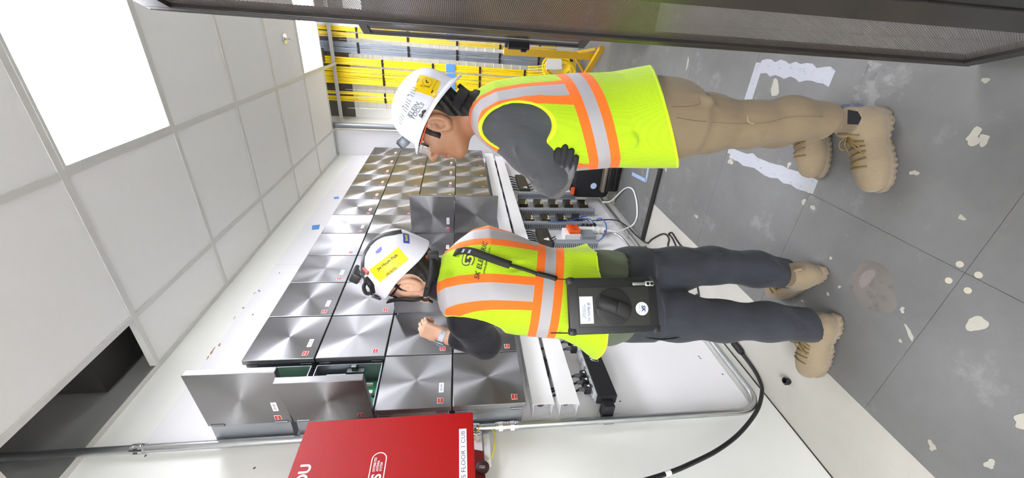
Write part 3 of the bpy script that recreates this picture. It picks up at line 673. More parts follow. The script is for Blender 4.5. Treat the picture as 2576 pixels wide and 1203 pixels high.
# ------------------------------------------------------------------ cables on the end wall
CYB = 4.96
steel_wire = mat('wire_mesh', '#e2e4e5', .4, .6)
wm = empty('wire_basket', (-.6, 5.03, 1.4), 'silver wire basket panel fixed to the end wall behind the cables', 'wire basket')
mb = MB()
for i in range(23): z = .28+i*.104; mb.cyl((-1.06, 5.02, z), (-.1, 5.02, z), .0036, 5)
o = kid(mb, 'cross_wires', steel_wire, wm); o['kind'] = 'stuff'
for x in np.linspace(-1.05, -.12, 10): kid(MB().cyl((x, 5.026, .25), (x, 5.026, 2.70), .003, 6), 'upright_wire', steel_wire, wm)
for x in (-.95, -.45): kid(MB().box((x-.015, 5.028, 2.6), (x+.015, YB-.002, 2.63)).box((x-.015, 5.028, .6), (x+.015, YB-.002, .63)), 'standoff', mat('black_bracket', '#2b2a2c', .5), wm)
grey_cable = mat('grey_cable', '#8c929c', .5, var=.12, vscale=40); yellow_pale = mat('yellow_pale', '#f0d24e', .45, var=.1, vscale=40); strap_m = mat('velcro', '#19181a', .8)
def bundle(x0, x1, ncab, r, m, zlo, lab, straps, shift, tape=None, rows=2):
    e = empty('cable_bundle', ((x0+x1)/2, CYB, zlo), lab, 'cable bundle', 'cable bundles on the end wall')
    R = random.Random(int(abs(x0)*1000)); mb = MB(); W_ = x1-x0
    for i in range(ncab):
        u = x0+W_*(i+.5)/ncab; ph, am = R.uniform(0, 6.28), R.uniform(.001, .004); row = R.choice(range(rows)); P = []
        z = 3.3
        while z > zlo-.01:
            sq = 1.0-.10*max(math.exp(-((z-s)/.05)**2) for s in straps)
            P.append(((u-(x0+x1)/2)*sq+(x0+x1)/2+am*math.sin(z*5+ph)-shift*(2.5-z), CYB-.004-row*r*1.5+.002*math.sin(z*7+ph), z)); z -= .11
        P.append((P[-1][0], P[-1][1], zlo))
        mb.tube(P, r, 6)
    kid(mb, 'cables', m, e, 'all')
    for s in straps:
        c = (x0+x1)/2-shift*(2.5-s); w2 = W_/2*.92+.003
        kid(MB().box((c-w2, CYB-.022-.002*rows, s-.011), (c+w2, CYB+.016, s+.011), .004), 'strap', strap_m, e)
    if tape:
        c = (x0+x1)/2-shift*(2.5-tape); kid(MB().box((c-W_/2-.006, CYB-.026, tape-.05), (c+W_/2+.006, CYB-.02, tape+.05), .002), 'blue_tape', blue_tape, e)
def xat(py): return at(930, py, CYB)[0]
S1 = [2.49, 1.96, 1.43, .95, .5]; S2 = [2.25, 1.70, 1.17, .65]; SH = .012
zt = at(1133, 100, CYB)[2]
bundle(xat(82), xat(70), 6, .0062, yellow_fibre, .30, 'bright yellow fibre bundle nearest the black rack doors', S1, SH, zt)
bundle(xat(98), xat(86), 9, .0045, yellow_pale, .30, 'pale yellow fibre bundle beside the grey cables', S1[:4], SH)
bundle(xat(122), xat(109), 9, .0048, grey_cable, .42, 'first grey cable bundle, on the side of the racks', S1, SH)
bundle(xat(136), xat(123.5), 9, .0048, grey_cable, .42, 'second grey cable bundle, on the side of the hard hats', S1, SH)
bundle(xat(166), xat(148), 8, .0062, yellow_fibre, .36, 'yellow fibre bundle just past the grey cables', S2, SH, zt)
bundle(xat(184), xat(172), 5, .0062, yellow_fibre, .36, 'narrow yellow fibre bundle in the middle of the end wall', S2, SH, zt)
bundle(xat(214), xat(186), 12, .0062, yellow_fibre, .36, 'widest yellow fibre bundle behind the white hard hat', S2, SH, zt)
bundle(xat(240.5), xat(233), 3, .006, yellow_fibre, .36, 'thin yellow fibre bundle, second nearest the grey pipe', S2, SH)
bundle(xat(257), xat(244), 5, .0058, yellow_fibre, .36, 'yellow fibre bundle nearest the grey pipe', S2, SH)
# white cloth-like sleeve at the top by the rack
mb = MB()
for i in range(9): mb.tube([(at(880, 52+i*1.8, 4.9)[0], 4.93, 3.2), (at(880, 52+i*1.8, 4.9)[0], 4.93, 2.3), (at(910, 54+i*1.8, 4.9)[0], 4.93, 2.24)], .005, 6)
tag(mb.build('white_cable_bundle', white_cable, None, 'all'), 'short white cable bundle high up beside the black rack door', 'cable bundle', 'cable bundles on the end wall')
# coil of slack fibre at the foot
co = empty('fibre_coil', (-.47, 4.72, .3), 'coil of slack yellow fibre cables hanging by the yellow bracket', 'cable coil')
R = random.Random(3)
for i in range(14):
    c = np.array([R.uniform(-.50, -.45), 4.74+R.uniform(-.03, .05), R.uniform(.27, .32)]); rx, rz = R.uniform(.085, .15), R.uniform(.12, .19); P = []
    tl = R.uniform(-.3, .3)
    for k_ in range(25):
        a = 2*PI*k_/24+R.uniform(-.03, .03); P.append(c+np.array([rx*math.cos(a)+tl*rz*math.sin(a)*.5, .03*math.sin(2*a+i), rz*math.sin(a)]))
    kid(MB().tube(P, .0062, 6, cap=False), 'loop', yellow_fibre, co, 'all')
for i in range(9):
    x0 = -.72+i*.03
    kid(MB().tube(spline([(x0, 4.92, .62), (x0+.02, 4.88, .48), (x0+.06, 4.82, .36), (-.52+i*.012, 4.77, .22), (-.44+i*.01, 4.74, .14)], 6), .0062, 6), 'slack', yellow_fibre, co, 'all')
kid(MB().box((-.385, 4.70, .16), (-.36, 4.80, .19), .004), 'tie', strap_m, co)
pt = MB().prism([(-.06, -.08), (.045, -.07), (.05, .09), (-.055, .10)], (at(1396, 160, 4.66)), (1, 0, .1), (-.1, 0, 1), .001).build('paper_sheet', white_label); tag(pt, 'blank grey-white paper sheet hanging below the grey cables', 'paper')
yb = empty('yellow_bracket', at(1500, 148, 4.42)*np.array([1, 1, 0]), 'yellow steel bracket frame standing at the foot of the cables', 'bracket')
ypaint = mat('yellow_paint', '#e0b020', .4, var=.05); b0 = at(1505, 150, 4.42); b1 = at(1268, 120, 4.42)
kid(MB().box((-.335, 4.42, .0), (-.265, 4.47, b1[2]), .003), 'post', ypaint, yb)
a, b = np.array([-.56, 4.70, 0.]), np.array([-.20, 4.19, 0.]); d = (b-a)/np.linalg.norm(b-a); n_ = np.array([-d[1], d[0], 0])
kid(MB().add([a+n_*.02, a-n_*.02, b-n_*.02, b+n_*.02]+[q+np.array([0, 0, .05]) for q in (a+n_*.02, a-n_*.02, b-n_*.02, b+n_*.02)], [(0, 1, 2, 3), (4, 5, 6, 7), (0, 1, 5, 4), (1, 2, 6, 5), (2, 3, 7, 6), (3, 0, 4, 7)]), 'foot', ypaint, yb)
kid(MB().tube([(-.30, 4.44, .22), (-.47, 4.62, .05)], .014, 4), 'brace', ypaint, yb); kid(MB().tube([(-.27, 4.44, .2), (-.22, 4.3, .05)], .014, 4), 'brace', ypaint, yb)
gp = MB().tube([(-1.125, 4.50, 3.4), (-1.125, 4.50, .0)], .029, 16).build('riser_pipe', mat('pipe_grey', '#8f9397', .4, .6), None, True); tag(gp, 'grey vertical riser pipe in front of the white chase', 'pipe')

# ------------------------------------------------------------------ black racks on the other side of the aisle
rack_black = mat('rack_black', '#1c1b1a', .35, .3); rack_edge = mat('rack_edge', '#5b5855', .4, .6)
def perf_mat():
    m = bpy.data.materials.new('perforated_steel'); m.use_nodes = True; t = NT(m); b = t.n['Principled BSDF']
    b.inputs['Base Color'].default_value = lin('#7d7772'); b.inputs['Metallic'].default_value = .5; b.inputs['Roughness'].default_value = .4
    q = t.sep(t.obj()); p = .0044; u = t.math('DIVIDE', q[1], p); v = t.math('DIVIDE', q[2], p*.866)
    row = t.math('FLOOR', v); par = t.math('MULTIPLY', t.math('MODULO', t.math('ABSOLUTE', row), 2.0), .5)
    fu = t.math('SUBTRACT', t.math('FRACT', t.math('ADD', t.math('ADD', u, par), 1000)), .5); fv = t.math('SUBTRACT', t.math('FRACT', v), .5)
    r = t.math('SQRT', t.math('ADD', t.math('MULTIPLY', fu, fu), t.math('MULTIPLY', t.math('MULTIPLY', fv, .866), t.math('MULTIPLY', fv, .866))))
    t.put(b.inputs['Alpha'], t.math('GREATER_THAN', r, .31)); MATS['perforated_steel'] = m; return m
perf = perf_mat()
def rack_door(hinge, width, z0, z1, ang, e, label=None, handle=False):
    """door in the local plane x=0, from the hinge along +y; opened by ang about z"""
    d = empty('door', (0, 0, 0)); bpy.data.objects.remove(d)
    fr = MB(); s = .022
    hs = .09 if width > .31 else s*1.7; fr.box((-.012, 0, z0), (.012, hs, z1), .002).box((-.012, width-s, z0), (.012, width, z1), .002).box((-.012, hs, z0), (.012, width-s, z0+.05)).box((-.012, hs, z1-.05), (.012, width-s, z1))
    f = fr.build('door', mat('rack_door_paint', '#3b3835', .35, .4), e); f.location = np.array(hinge)-np.array(e.location); f.rotation_euler = (0, 0, math.radians(ang))
    mb = MB(); mb.add([(-.003, hs, z0+.05), (-.003, width-s, z0+.05), (-.003, width-s, z1-.05), (-.003, hs, z1-.05)], [(0, 1, 2, 3)]); g = mb.build('perforated_panel', perf, f)
    if handle:
        g['label'] = 'perforated strip of the door'; MB().box((-.002, hs, z0+.05), (.006, width-.075, z1-.05)).build('solid_panel', rack_black, f)
    MB().box((-.0125, width-.003, z0), (.0125, width+.001, z1)).build('edge_trim', rack_edge, f)
    if handle: MB().box((-.06, width-.05, .93), (-.0125, width-.02, 1.08), .006).box((-.075, width-.045, .95), (-.06, width-.025, .99), .003).build('handle', chip_black, f)
    return f
rk = empty('server_rack', (.12, .74, 0), 'tall black server rack with a perforated door swung open into the aisle', 'server rack')
kid(MB().box((.075, .30, .02), (.10, .72, 2.25)).box((.10, .30, .02), (.9, .33, 2.25)).box((.10, .30, 2.22), (.9, 1.04, 2.25)).box((.88, .33, .02), (.9, 1.04, 2.22)).box((.10, .33, .02), (.88, 1.04, .05)), 'frame', rack_black, rk)
rack_door((.082, .735, 0), .322, .028, 2.05, 19.2, rk)
fr2 = empty('far_server_rack', (.3, 3.5, 0), 'far black server rack with its narrow perforated door ajar beside the yellow bracket', 'server rack')
kid(MB().box((-.092, 3.13, .0), (.7, 4.05, .52), .004), 'base_unit', rack_black, fr2)
kid(MB().box((-.02, 3.13, .52), (.7, 4.05, 2.05), .004), 'frame', rack_black, fr2)
lb2 = kid(MB().box((-.096, 3.125, .455), (-.03, 3.129, .50)).box((-.0925, 3.14, .33), (-.0925+.001, 3.3, .36)), 'white_label', white_label, fr2)
rack_door((-.03, 2.80, 0), .30, .53, 2.04, 23, fr2, handle=True)
kid(MB().box((-.185, 3.06, 1.0), (-.14, 3.10, 1.10), .006).cyl((-.165, 3.055, 1.05), (-.165, 3.03, 1.05), .02, 12), 'door_lock', chip_black, fr2)

# ------------------------------------------------------------------ floor plate with black edging, tool bag
hp = empty('floor_plate', (-1.14, 2.9, 0), 'grey floor plate with a black edge strip and blue tape corner by the wall', 'floor plate')
plate_m = MATS.get('plate') or floor_mat(); plate_m.name = 'plate_concrete'
kid(MB().box((-1.43, 2.565, .001), (-.875, 3.19, .012)), 'plate', plate_m, hp)
rub = mat('rubber_edge', '#1f1b19', .6)
kid(MB().box((-1.43, 2.525, .001), (-.855, 2.565, .018), .003), 'edge_strip', rub, hp)
kid(MB().box((-.875, 2.565, .001), (-.855, 3.19, .018), .003), 'edge_strip', mat('metal_edge', '#6f6e6c', .4, .7), hp)
for p, q in (((1590, 437), (1625, 455)), ((1625, 455), (1632, 415))):
    a, b = atf(*p, .013), atf(*q, .013); d = (b-a)/np.linalg.norm(b-a); n_ = np.array([-d[1], d[0], 0])*.014
    kid(MB().add([a+n_, a-n_, b-n_, b+n_, a+n_+[0, 0, .0006], a-n_+[0, 0, .0006], b-n_+[0, 0, .0006], b+n_+[0, 0, .0006]], [(3, 2, 1, 0), (4, 5, 6, 7), (0, 1, 5, 4), (1, 2, 6, 5), (2, 3, 7, 6), (3, 0, 4, 7)]), 'tape_strip', mat('blue_tape_faded', '#9db4d8', .7), hp)
bag_black = mat('bag_black', '#141416', .75, bump=.3, bscale=250)
bg = empty('tool_bag', (-1.2, 3.3, 0), 'black tool bag with a round white badge and glossy base behind the standing worker', 'tool bag')
kid(MB().box((-1.39, 3.22, .06), (-1.02, 3.46, .40), .05), 'bag_body', bag_black, bg, True)
kid(MB().box((-1.30, 3.17, .012), (-1.0, 3.22, .13), .02).box((-1.28, 3.155, .03), (-1.02, 3.175, .07), .006), 'glossy_base', mat('glossy_black', '#1d1b1a', .12), bg, True)
kid(MB().box((-1.305, 3.168, .13), (-.995, 3.24, .165), .012), 'rim', mat('rim_brown', '#8f8478', .3, .5), bg, True)
kid(MB().tube(spline([(-1.30, 3.3, .39), (-1.27, 3.26, .50), (-1.15, 3.24, .56), (-1.03, 3.26, .50), (-1.0, 3.3, .39)], 8), .022, 10), 'carry_handle', mat('rubber_black', '#1a1a1c', .3), bg, True)
kid(MB().lathe([(0, 0), (.028, 0), (.028, .002), (0, .002)], (-1.26, 3.218, .225), (0, -1, 0), 24), 'badge', mat('badge_blue', '#b9c9e6', .5), bg)
kid(MB().box((-1.335, 3.19, .40), (-1.27, 3.215, .43), .004), 'orange_buckle', mat('orange_plastic', '#e0591c', .4), bg)
# ------------------------------------------------------------------ smooth solids for people: distance fields turned into meshes
def smin(a, b, k): h = np.clip(.5+.5*(b-a)/k, 0, 1); return b+(a-b)*h-k*h*(1-h)
def smax(a, b, k): return -smin(-a, -b, k)
def cone(p, a, b, ra, rb):
    a = np.asarray(a, float); b = np.asarray(b, float); d = b-a; t = np.clip(((p-a)@d)/(d@d+1e-12), 0, 1)
    return np.linalg.norm(p-a-t[:, None]*d, axis=1)-(ra+(rb-ra)*t)
def chain(p, pts, rs, k=.02):
    d = None
    for i in range(len(pts)-1):
        e = cone(p, pts[i], pts[i+1], rs[i], rs[i+1]); d = e if d is None else smin(d, e, k)
    return d
def ell(p, c, r, R=None):
    q = p-np.asarray(c, float)
    if R is not None: q = q@R
    r = np.asarray(r, float); k0 = np.linalg.norm(q/r, axis=1); k1 = np.linalg.norm(q/(r*r), axis=1)+1e-9
    return k0*(k0-1)/k1
def rbox(p, c, h, r=.01, R=None):
    q = p-np.asarray(c, float)
    if R is not None: q = q@R
    q = np.abs(q)-(np.asarray(h, float)-r); return np.linalg.norm(np.maximum(q, 0), axis=1)+np.minimum(q.max(1), 0)-r
def rot(ax, deg):
    a = math.radians(deg); c, s = math.cos(a), math.sin(a)
    return np.array({'x': [[1, 0, 0], [0, c, -s], [0, s, c]], 'y': [[c, 0, s], [0, 1, 0], [-s, 0, c]], 'z': [[c, -s, 0], [s, c, 0], [0, 0, 1]]}[ax])
def frame(fwd, up=(0, 0, 1)):
    """columns: forward, left, up in room axes"""
    f = np.array(fwd, float); f /= np.linalg.norm(f); u = np.array(up, float); l = np.cross(u, f); l /= np.linalg.norm(l); u = np.cross(f, l); return np.stack([f, l, u], 1)
def profile(p, Z, C, A, B, fwd, pw=2.3):
    """upright body of stacked ovals: heights Z, centres C (x,y), half depth A along fwd, half width B across"""
    z = p[:, 2]; o = np.argsort(Z); Z = np.array(Z)[o]; C = np.array(C)[o]; A = np.array(A)[o]; B = np.array(B)[o]
    cx = np.interp(z, Z, C[:, 0]); cy = np.interp(z, Z, C[:, 1]); a = np.interp(z, Z, A); b = np.interp(z, Z, B)
    f = np.array(fwd[:2], float); f /= np.linalg.norm(f); l = np.array([-f[1], f[0]])
    dx, dy = p[:, 0]-cx, p[:, 1]-cy; u = dx*f[0]+dy*f[1]; v = dx*l[0]+dy*l[1]
    k = (np.abs(u/a)**pw+np.abs(v/b)**pw)**(1/pw); d = (k-1)*np.minimum(a, b)*.85
    return np.maximum(d, np.maximum(Z[0]-z, z-Z[-1]))
def wr(p, n, f, seed, sq=(1, 1, 1)):
    """soft wrinkle noise"""
    r = np.random.RandomState(seed); q = p*np.array(sq); o = 0
    for i in range(n):
        d = r.normal(size=3); d /= np.linalg.norm(d); o = o+np.sin((q@d)*f*r.uniform(.6, 1.5)+r.uniform(0, 6.28)+1.3*np.sin(q@r.normal(size=3)*f*.35))
    return o/n
def fold(p, a, b, w, amp, seed=0):
    """one soft ridge (amp>0) or crease (amp<0) along the line a-b"""
    a = np.asarray(a, float); b = np.asarray(b, float); d = b-a; t = np.clip(((p-a)@d)/(d@d), 0, 1); e = np.linalg.norm(p-a-t[:, None]*d, axis=1)
    return -amp*np.exp(-(e/w)**2)*(np.sin(PI*np.clip(t*.9+.05, 0, 1)))
def sdf_mesh(f, lo, hi, h):
    """surface nets over a grid that is only evaluated near the surface"""
    lo = np.array(lo, float); hi = np.array(hi, float); B = 4
    n = (np.ceil((hi-lo)/h/B).astype(int)+1)*B
    nb = n//B
    cc = np.stack(np.meshgrid(*[np.arange(k) for k in nb], indexing='ij'), -1).reshape(-1, 3)
    cp = lo+(cc*B+(B-1)/2)*h; cd = np.concatenate([f(cp[i:i+200000]) for i in range(0, len(cp), 200000)])
    act = np.abs(cd) < h*B*1.15+.006
    G = np.repeat(np.repeat(np.repeat(np.sign(cd).reshape(nb)*h, B, 0), B, 1), B, 2).astype(float)
    off = np.stack(np.meshgrid(np.arange(B), np.arange(B), np.arange(B), indexing='ij'), -1).reshape(-1, 3)
    idx = (cc[act][:, None, :]*B+off[None]).reshape(-1, 3); pp = lo+idx*h
    G[idx[:, 0], idx[:, 1], idx[:, 2]] = np.concatenate([f(pp[i:i+200000]) for i in range(0, len(pp), 200000)])
    G[0] = G[-1] = h; G[:, 0] = G[:, -1] = h; G[:, :, 0] = G[:, :, -1] = h
    S = G < 0; N = np.array(G.shape); c = [slice(None, -1), slice(1, None)]
    cor = [(i, j, k) for i in (0, 1) for j in (0, 1) for k in (0, 1)]
    cnt = sum(S[c[i], c[j], c[k]].astype(int) for i, j, k in cor); cells = (cnt > 0) & (cnt < 8)
    vid = -np.ones(cells.shape, int); ci = np.argwhere(cells); vid[cells] = np.arange(len(ci))
    acc = np.zeros((len(ci), 3)); num = np.zeros(len(ci))
    for (a, b) in [(x, y) for x in cor for y in cor if sum(np.abs(np.subtract(x, y))) == 1 and x < y]:
        ga = G[ci[:, 0]+a[0], ci[:, 1]+a[1], ci[:, 2]+a[2]]; gb = G[ci[:, 0]+b[0], ci[:, 1]+b[1], ci[:, 2]+b[2]]
        m = (ga < 0) != (gb < 0); t = np.where(m, ga/(ga-gb+1e-20), 0)
        acc += np.where(m[:, None], np.array(a)+t[:, None]*(np.array(b)-np.array(a)), 0); num += m
    V = lo+(ci+acc/num[:, None])*h
    F = []
    for ax in range(3):
        o = [0, 1, 2]; o.remove(ax); sl0 = [slice(1, -1)]*3; sl1 = [slice(1, -1)]*3; sl0[ax] = slice(0, -1); sl1[ax] = slice(1, None)
        A, Bq = S[tuple(sl0)], S[tuple(sl1)]; e = np.argwhere(A != Bq); base = e.copy()
        for q in o: base[:, q] += 1
        u, v = np.zeros(3, int), np.zeros(3, int); u[o[0]] = 1; v[o[1]] = 1
        ids = np.stack([vid[tuple((base-u-v).T)], vid[tuple((base-v).T)], vid[tuple(base.T)], vid[tuple((base-u).T)]], 1)
        flip = A[tuple(e.T)]
        if ax == 1: flip = ~flip
        ids = np.where(flip[:, None], ids, ids[:, ::-1]); F.append(ids)
    F = np.concatenate(F); F = F[(F >= 0).all(1)]
    return V, F
def big_mesh(name, V, F, m, parent, attrs=None, extra=None):
    me = bpy.data.meshes.new(name); o = wloc(parent) if parent is not None else Vector((0, 0, 0))
    me.vertices.add(len(V)); me.vertices.foreach_set('co', (V-np.array(o)).astype(np.float32).ravel())
    me.loops.add(len(F)*4); me.polygons.add(len(F)); me.loops.foreach_set('vertex_index', F.astype(np.int32).ravel())
    me.polygons.foreach_set('loop_start', np.arange(0, len(F)*4, 4, dtype=np.int32)); me.polygons.foreach_set('use_smooth', np.ones(len(F), bool))
    me.materials.append(m); me.update(calc_edges=True); me.validate()
    for k_, v in (attrs or {}).items():
        a = me.attributes.new(k_, 'FLOAT', 'POINT'); a.data.foreach_set('value', np.asarray(v, np.float32))
    ob = bpy.data.objects.new(name, me); COL.objects.link(ob)
    if parent is not None: ob.parent = parent
    return ob
def solid(name, f, lo, hi, h, m, parent, attrs=None):
    V, F = sdf_mesh(f, lo, hi, h); A = {k_: g(V) for k_, g in (attrs or {}).items()}
    return big_mesh(name, V, F, m, parent, A)

# ------------------------------------------------------------------ shared human pieces
def head_sdf(q):
    """q in head axes: x forward, y left, z up, metres"""
    y = np.abs(q[:, 1]); s = np.stack([q[:, 0], y, q[:, 2]], 1)
    d = ell(s, (-.016, 0, .034), (.100, .077, .092))
    d = smin(d, ell(s, (.030, 0, -.040), (.062, .058, .078)), .03)
    d = smin(d, cone(s, (-.012, .055, -.045), (.050, .026, -.096), .020, .020), .025)
    d = smin(d, ell(s, (.066, 0, -.100), (.024, .026, .019)), .02)
    d = smin(d, ell(s, (.060, .040, -.022), (.026, .022, .026)), .025)
    d = smin(d, ell(s, (.074, .022, .024), (.018, .032, .010)), .018)
    d = smax(d, -ell(s, (.094, .031, .002), (.018, .020, .012)), .012)
    n = cone(s, (.090, 0, .006), (.112, 0, -.030), .0075, .0115); n = smin(n, ell(s, (.100, .011, -.035), (.012, .0095, .009)), .008)
    d = smin(d, n, .012)
    d = smin(d, ell(s, (.091, 0, -.060), (.010, .023, .0065)), .007); d = smin(d, ell(s, (.088, 0, -.072), (.010, .020, .0075)), .007)
    d = smax(d, -cone(s, (.104, 0, -.0655), (.080, .024, -.0655), .0016, .0016), .004)
    R = rot('y', 14)
    e = ell(s, (-.006, .079, -.012), (.026, .011, .039), R); e = smax(e, -ell(s, (-.002, .090, -.010), (.015, .011, .026), R), .004)
    e = smin(e, ell(s, (-.004, .080, -.042), (.011, .006, .010)), .006); e = smin(e, ell(s, (.004, .080, -.006), (.005, .006, .007)), .004)
    return smin(d, e, .006)
def neck_sdf(q, tip): return cone(q, (-.028, 0, -.045), tip, .054, .062)
skin_m = bpy.data.materials.new('skin_tan'); MATS['skin_tan'] = skin_m
def skin_mat(name, base, red, dark=None):
    m = bpy.data.materials.new(name); m.use_nodes = True; t = NT(m); b = t.n['Principled BSDF']; P = t.geo()
    a = t.mix(t.noise(P, 45, 4), lin(base), lin(red)); a = t.mix(t.attr('lip'), a, lin('#8a4a3e')); a = t.mix(t.attr('stubble'), a, lin(dark or '#4a352a'))
    t.l.new(a, b.inputs['Base Color']); b.inputs['Roughness'].default_value = .48; b.inputs['Subsurface Weight'].default_value = .15; b.inputs['Subsurface Radius'].default_value = (.01, .004, .002)
    b.inputs['Subsurface Scale'].default_value = .6
    t.l.new(t.bump(t.noise(P, 700, 2), .12, .0008), b.inputs['Normal']); return m
def face_attrs(O, R):
    def lip(V):
        q = (V-O)@R; return np.clip(1.4-np.hypot((q[:, 2]+.0655)/.0085, q[:, 1]/.021)*1.2, 0, 1)*(q[:, 0] > .07)*.8
    def stub(V):
        q = (V-O)@R; return np.clip(1.25-np.linalg.norm((q-np.array([.088, 0, -.100]))/np.array([.035, .032, .026]), axis=1), 0, 1)*.55+np.clip(1.2-np.linalg.norm((q-np.array([.1, 0, -.05]))/np.array([.03, .026, .008]), axis=1), 0, 1)*.4*(q[:, 0] > .085)
    return dict(lip=lip, stubble=stub)
def cloth_mat(name, col, rough=.85, weave=900, var=.06, fold_s=.35, fscale=9, sheen=.2, seed=0, stretch=(1, 1, .35)):
    m = bpy.data.materials.new(name); m.use_nodes = True; t = NT(m); b = t.n['Principled BSDF']; P = t.geo()
    c = lin(col); n = t.noise(P, 7, 4); t.put(b.inputs['Base Color'], t.mix(n, tuple(x*(1-var*1.6) for x in c[:3])+(1,), tuple(min(1, x*(1+var*1.4)) for x in c[:3])+(1,)))
    b.inputs['Roughness'].default_value = rough; b.inputs['Sheen Weight'].default_value = sheen; b.inputs['Specular IOR Level'].default_value = .25
    q = t.scale(P, stretch); nz = t.noise(q, fscale, 3, .5); w_ = t.bump(t.noise(P, weave, 1), .15, .0006)
    t.l.new(t.bump(nz, fold_s, .03, w_), b.inputs['Normal']); MATS[name] = m; return m
def vest_mat(name):
    """hi-vis mesh with orange and silver bands; the bands follow sewn-in coordinates s (height from the belt), l (distance from the spine), e (distance to the armhole), u (hem)"""
    m = bpy.data.materials.new(name); m.use_nodes = True; t = NT(m); b = t.n['Principled BSDF']; P = t.geo()
    s, l, e, hm = t.attr('s'), t.attr('l'), t.attr('e'), t.attr('hem')
    yel, yel2, ora, sil = lin('#b6d816'), lin('#a9cd15'), lin('#fa7420'), lin('#b4b1b3')
    dots = t.new('ShaderNodeTexVoronoi', feature='F1'); dots.inputs['Scale'].default_value = 210; dots.inputs['Randomness'].default_value = .15; t.l.new(P, dots.inputs['Vector'])
    hole = t.math('LESS_THAN', dots.outputs['Distance'], .34)
    base = t.mix(t.math('MULTIPLY', hole, .5), yel, lin('#90b41a'))
    n = t.noise(P, 5, 3); base = t.mix(t.math('MULTIPLY', n, .25), base, yel2)
    up = t.math('GREATER_THAN', s, .047)
    vo = t.math('MULTIPLY', t.band(l, .055, .160), up); vs = t.math('MULTIPLY', t.band(l, .084, .136), up)
    bo = t.band(s, -.047, .047); bs = t.band(s, -.0185, .0185)
    solid_ = t.math('MAXIMUM', vo, bo); silv = t.math('MAXIMUM', t.math('MULTIPLY', vs, t.math('SUBTRACT', 1, bo)), bs)
    c = t.mix(solid_, base, ora); c = t.mix(silv, c, sil)
    trim = t.math('MAXIMUM', t.band(e, -.3, .010), t.band(hm, -.2, .008)); c = t.mix(trim, c, lin('#d2f21e'))
    t.l.new(c, b.inputs['Base Color']); b.inputs['Roughness'].default_value = .75; b.inputs['Sheen Weight'].default_value = .15
    t.put(b.inputs['Metallic'], t.math('MULTIPLY', silv, .25)); t.put(b.inputs['Specular IOR Level'], .3)
    t.put(b.inputs['Emission Color'], c); t.put(b.inputs['Emission Strength'], 0.0)
    q = t.scale(P, (1, 1, .5)); nz = t.noise(q, 6, 2, .5); fine = t.bump(t.math('MULTIPLY', hole, t.math('SUBTRACT', 1, solid_)), .35, -.001)
    t.l.new(t.bump(nz, .55, .03, fine), b.inputs['Normal']); MATS[name] = m; return m
boot_tan = cloth_mat('boot_suede', '#8d7d65', .9, 600, .10, .15, 30); boot_sole = mat('boot_sole', '#857763', .8, var=.1, vscale=30); lace_m = mat('boot_lace', '#7a6330', .7)
def boot(heel, dirx, parent, L=.285, H=.15, laces=True, tab=False, roll=0):
    """a laced work boot standing on the floor: sole, upper, laces"""
    h = np.array([heel[0], heel[1], 0.]); f = np.array([dirx[0], dirx[1], 0.]); f /= np.linalg.norm(f); R = frame(f); k_ = L/.285
    def loc(p): return ((p-h)@R)/k_
    def up(p):
        q = loc(p); d = ell(q, (.215, 0, .050), (.078, .052, .050)); d = smin(d, cone(q, (.06, 0, .075), (.19, 0, .058), .052, .046), .03)
        d = smin(d, ell(q, (.050, 0, .060), (.056, .043, .065)), .02); d = smin(d, cone(q, (.058, 0, .09), (.050, 0, H), .054, .052), .03)
        d = d+.0018*wr(q, 5, 90, 5)
        return np.maximum(d, np.maximum(.026-q[:, 2], q[:, 2]-H))*k_
    def sole(p):
        q = loc(p); x = q[:, 0]; wd = np.interp(x, [-.012, -.004, .012, .05, .11, .20, .255, .28, .297], [.004, .018, .033, .043, .037, .053, .045, .031, .008])
        o = np.maximum(np.abs(q[:, 1])-wd, np.maximum(-.008-x, x-.295)); z = np.maximum(-q[:, 2]+.001, q[:, 2]-.030)
        ar = np.where((x > .085) & (x < .125) & (q[:, 2] < .012), .01, -1)
        lug = .003*(np.sin(x*2*PI/.021) > .1)*(q[:, 2] < .022)
        return np.maximum(np.maximum(smax(o, z, .012), ar), -1)*k_+lug*.9
    pad = np.array([.36, .36, 0]); lo = np.array([h[0]-.36, h[1]-.36, -.004]); hi = np.array([h[0]+.36, h[1]+.36, H*k_+.02])
    ce_ = h+f*.14*k_; lo[:2] = ce_[:2]-.21; hi[:2] = ce_[:2]+.21
    u = solid('boot', up, lo, hi, .0055, boot_tan, parent)
    solid('boot_sole', sole, lo, hi, .0045, boot_sole, u)
    if laces:
        bv = bvh_world(u); W = lambda q: h+R@(np.array(q)*k_)
        for i in range(6):
            x = .208-.023*i; P = []
            for yy in np.linspace(-.026, .026, 9):
                o_ = W((x-.008*math.sin(i)*yy/.026, yy, .25)); hit = bv.ray_cast(Vector(o_), Vector((0, 0, -1)))
                if hit[0] is not None: P.append(np.array(hit[0])+np.array(hit[1])*.0022)
            if len(P) > 3: kid(MB().tube(P, .0030, 6), 'lace', lace_m, u, 'all')
        base = W((.098, 0, .148))
        for sg in (-1, 1):
            kid(MB().tube(spline([base, W((.118, sg*.02, .158)), W((.140, sg*.030, .140)), W((.135, sg*.016, .128)), base], 6), .0022, 6), 'lace', lace_m, u, 'all')
            kid(MB().tube(spline([base, W((.13, sg*.012, .145)), W((.165, sg*.022, .108))], 6), .0022, 6), 'lace', lace_m, u, 'all')
    if tab: kid(MB().tube(spline([h+R@np.array((-.002, .0, .105)), h+R@np.array((-.020, 0, .135)), h+R@np.array((-.002, 0, .15))], 6), .006, 8, flat=.6), 'heel_tab', boot_tan, u, 'all')
    return u
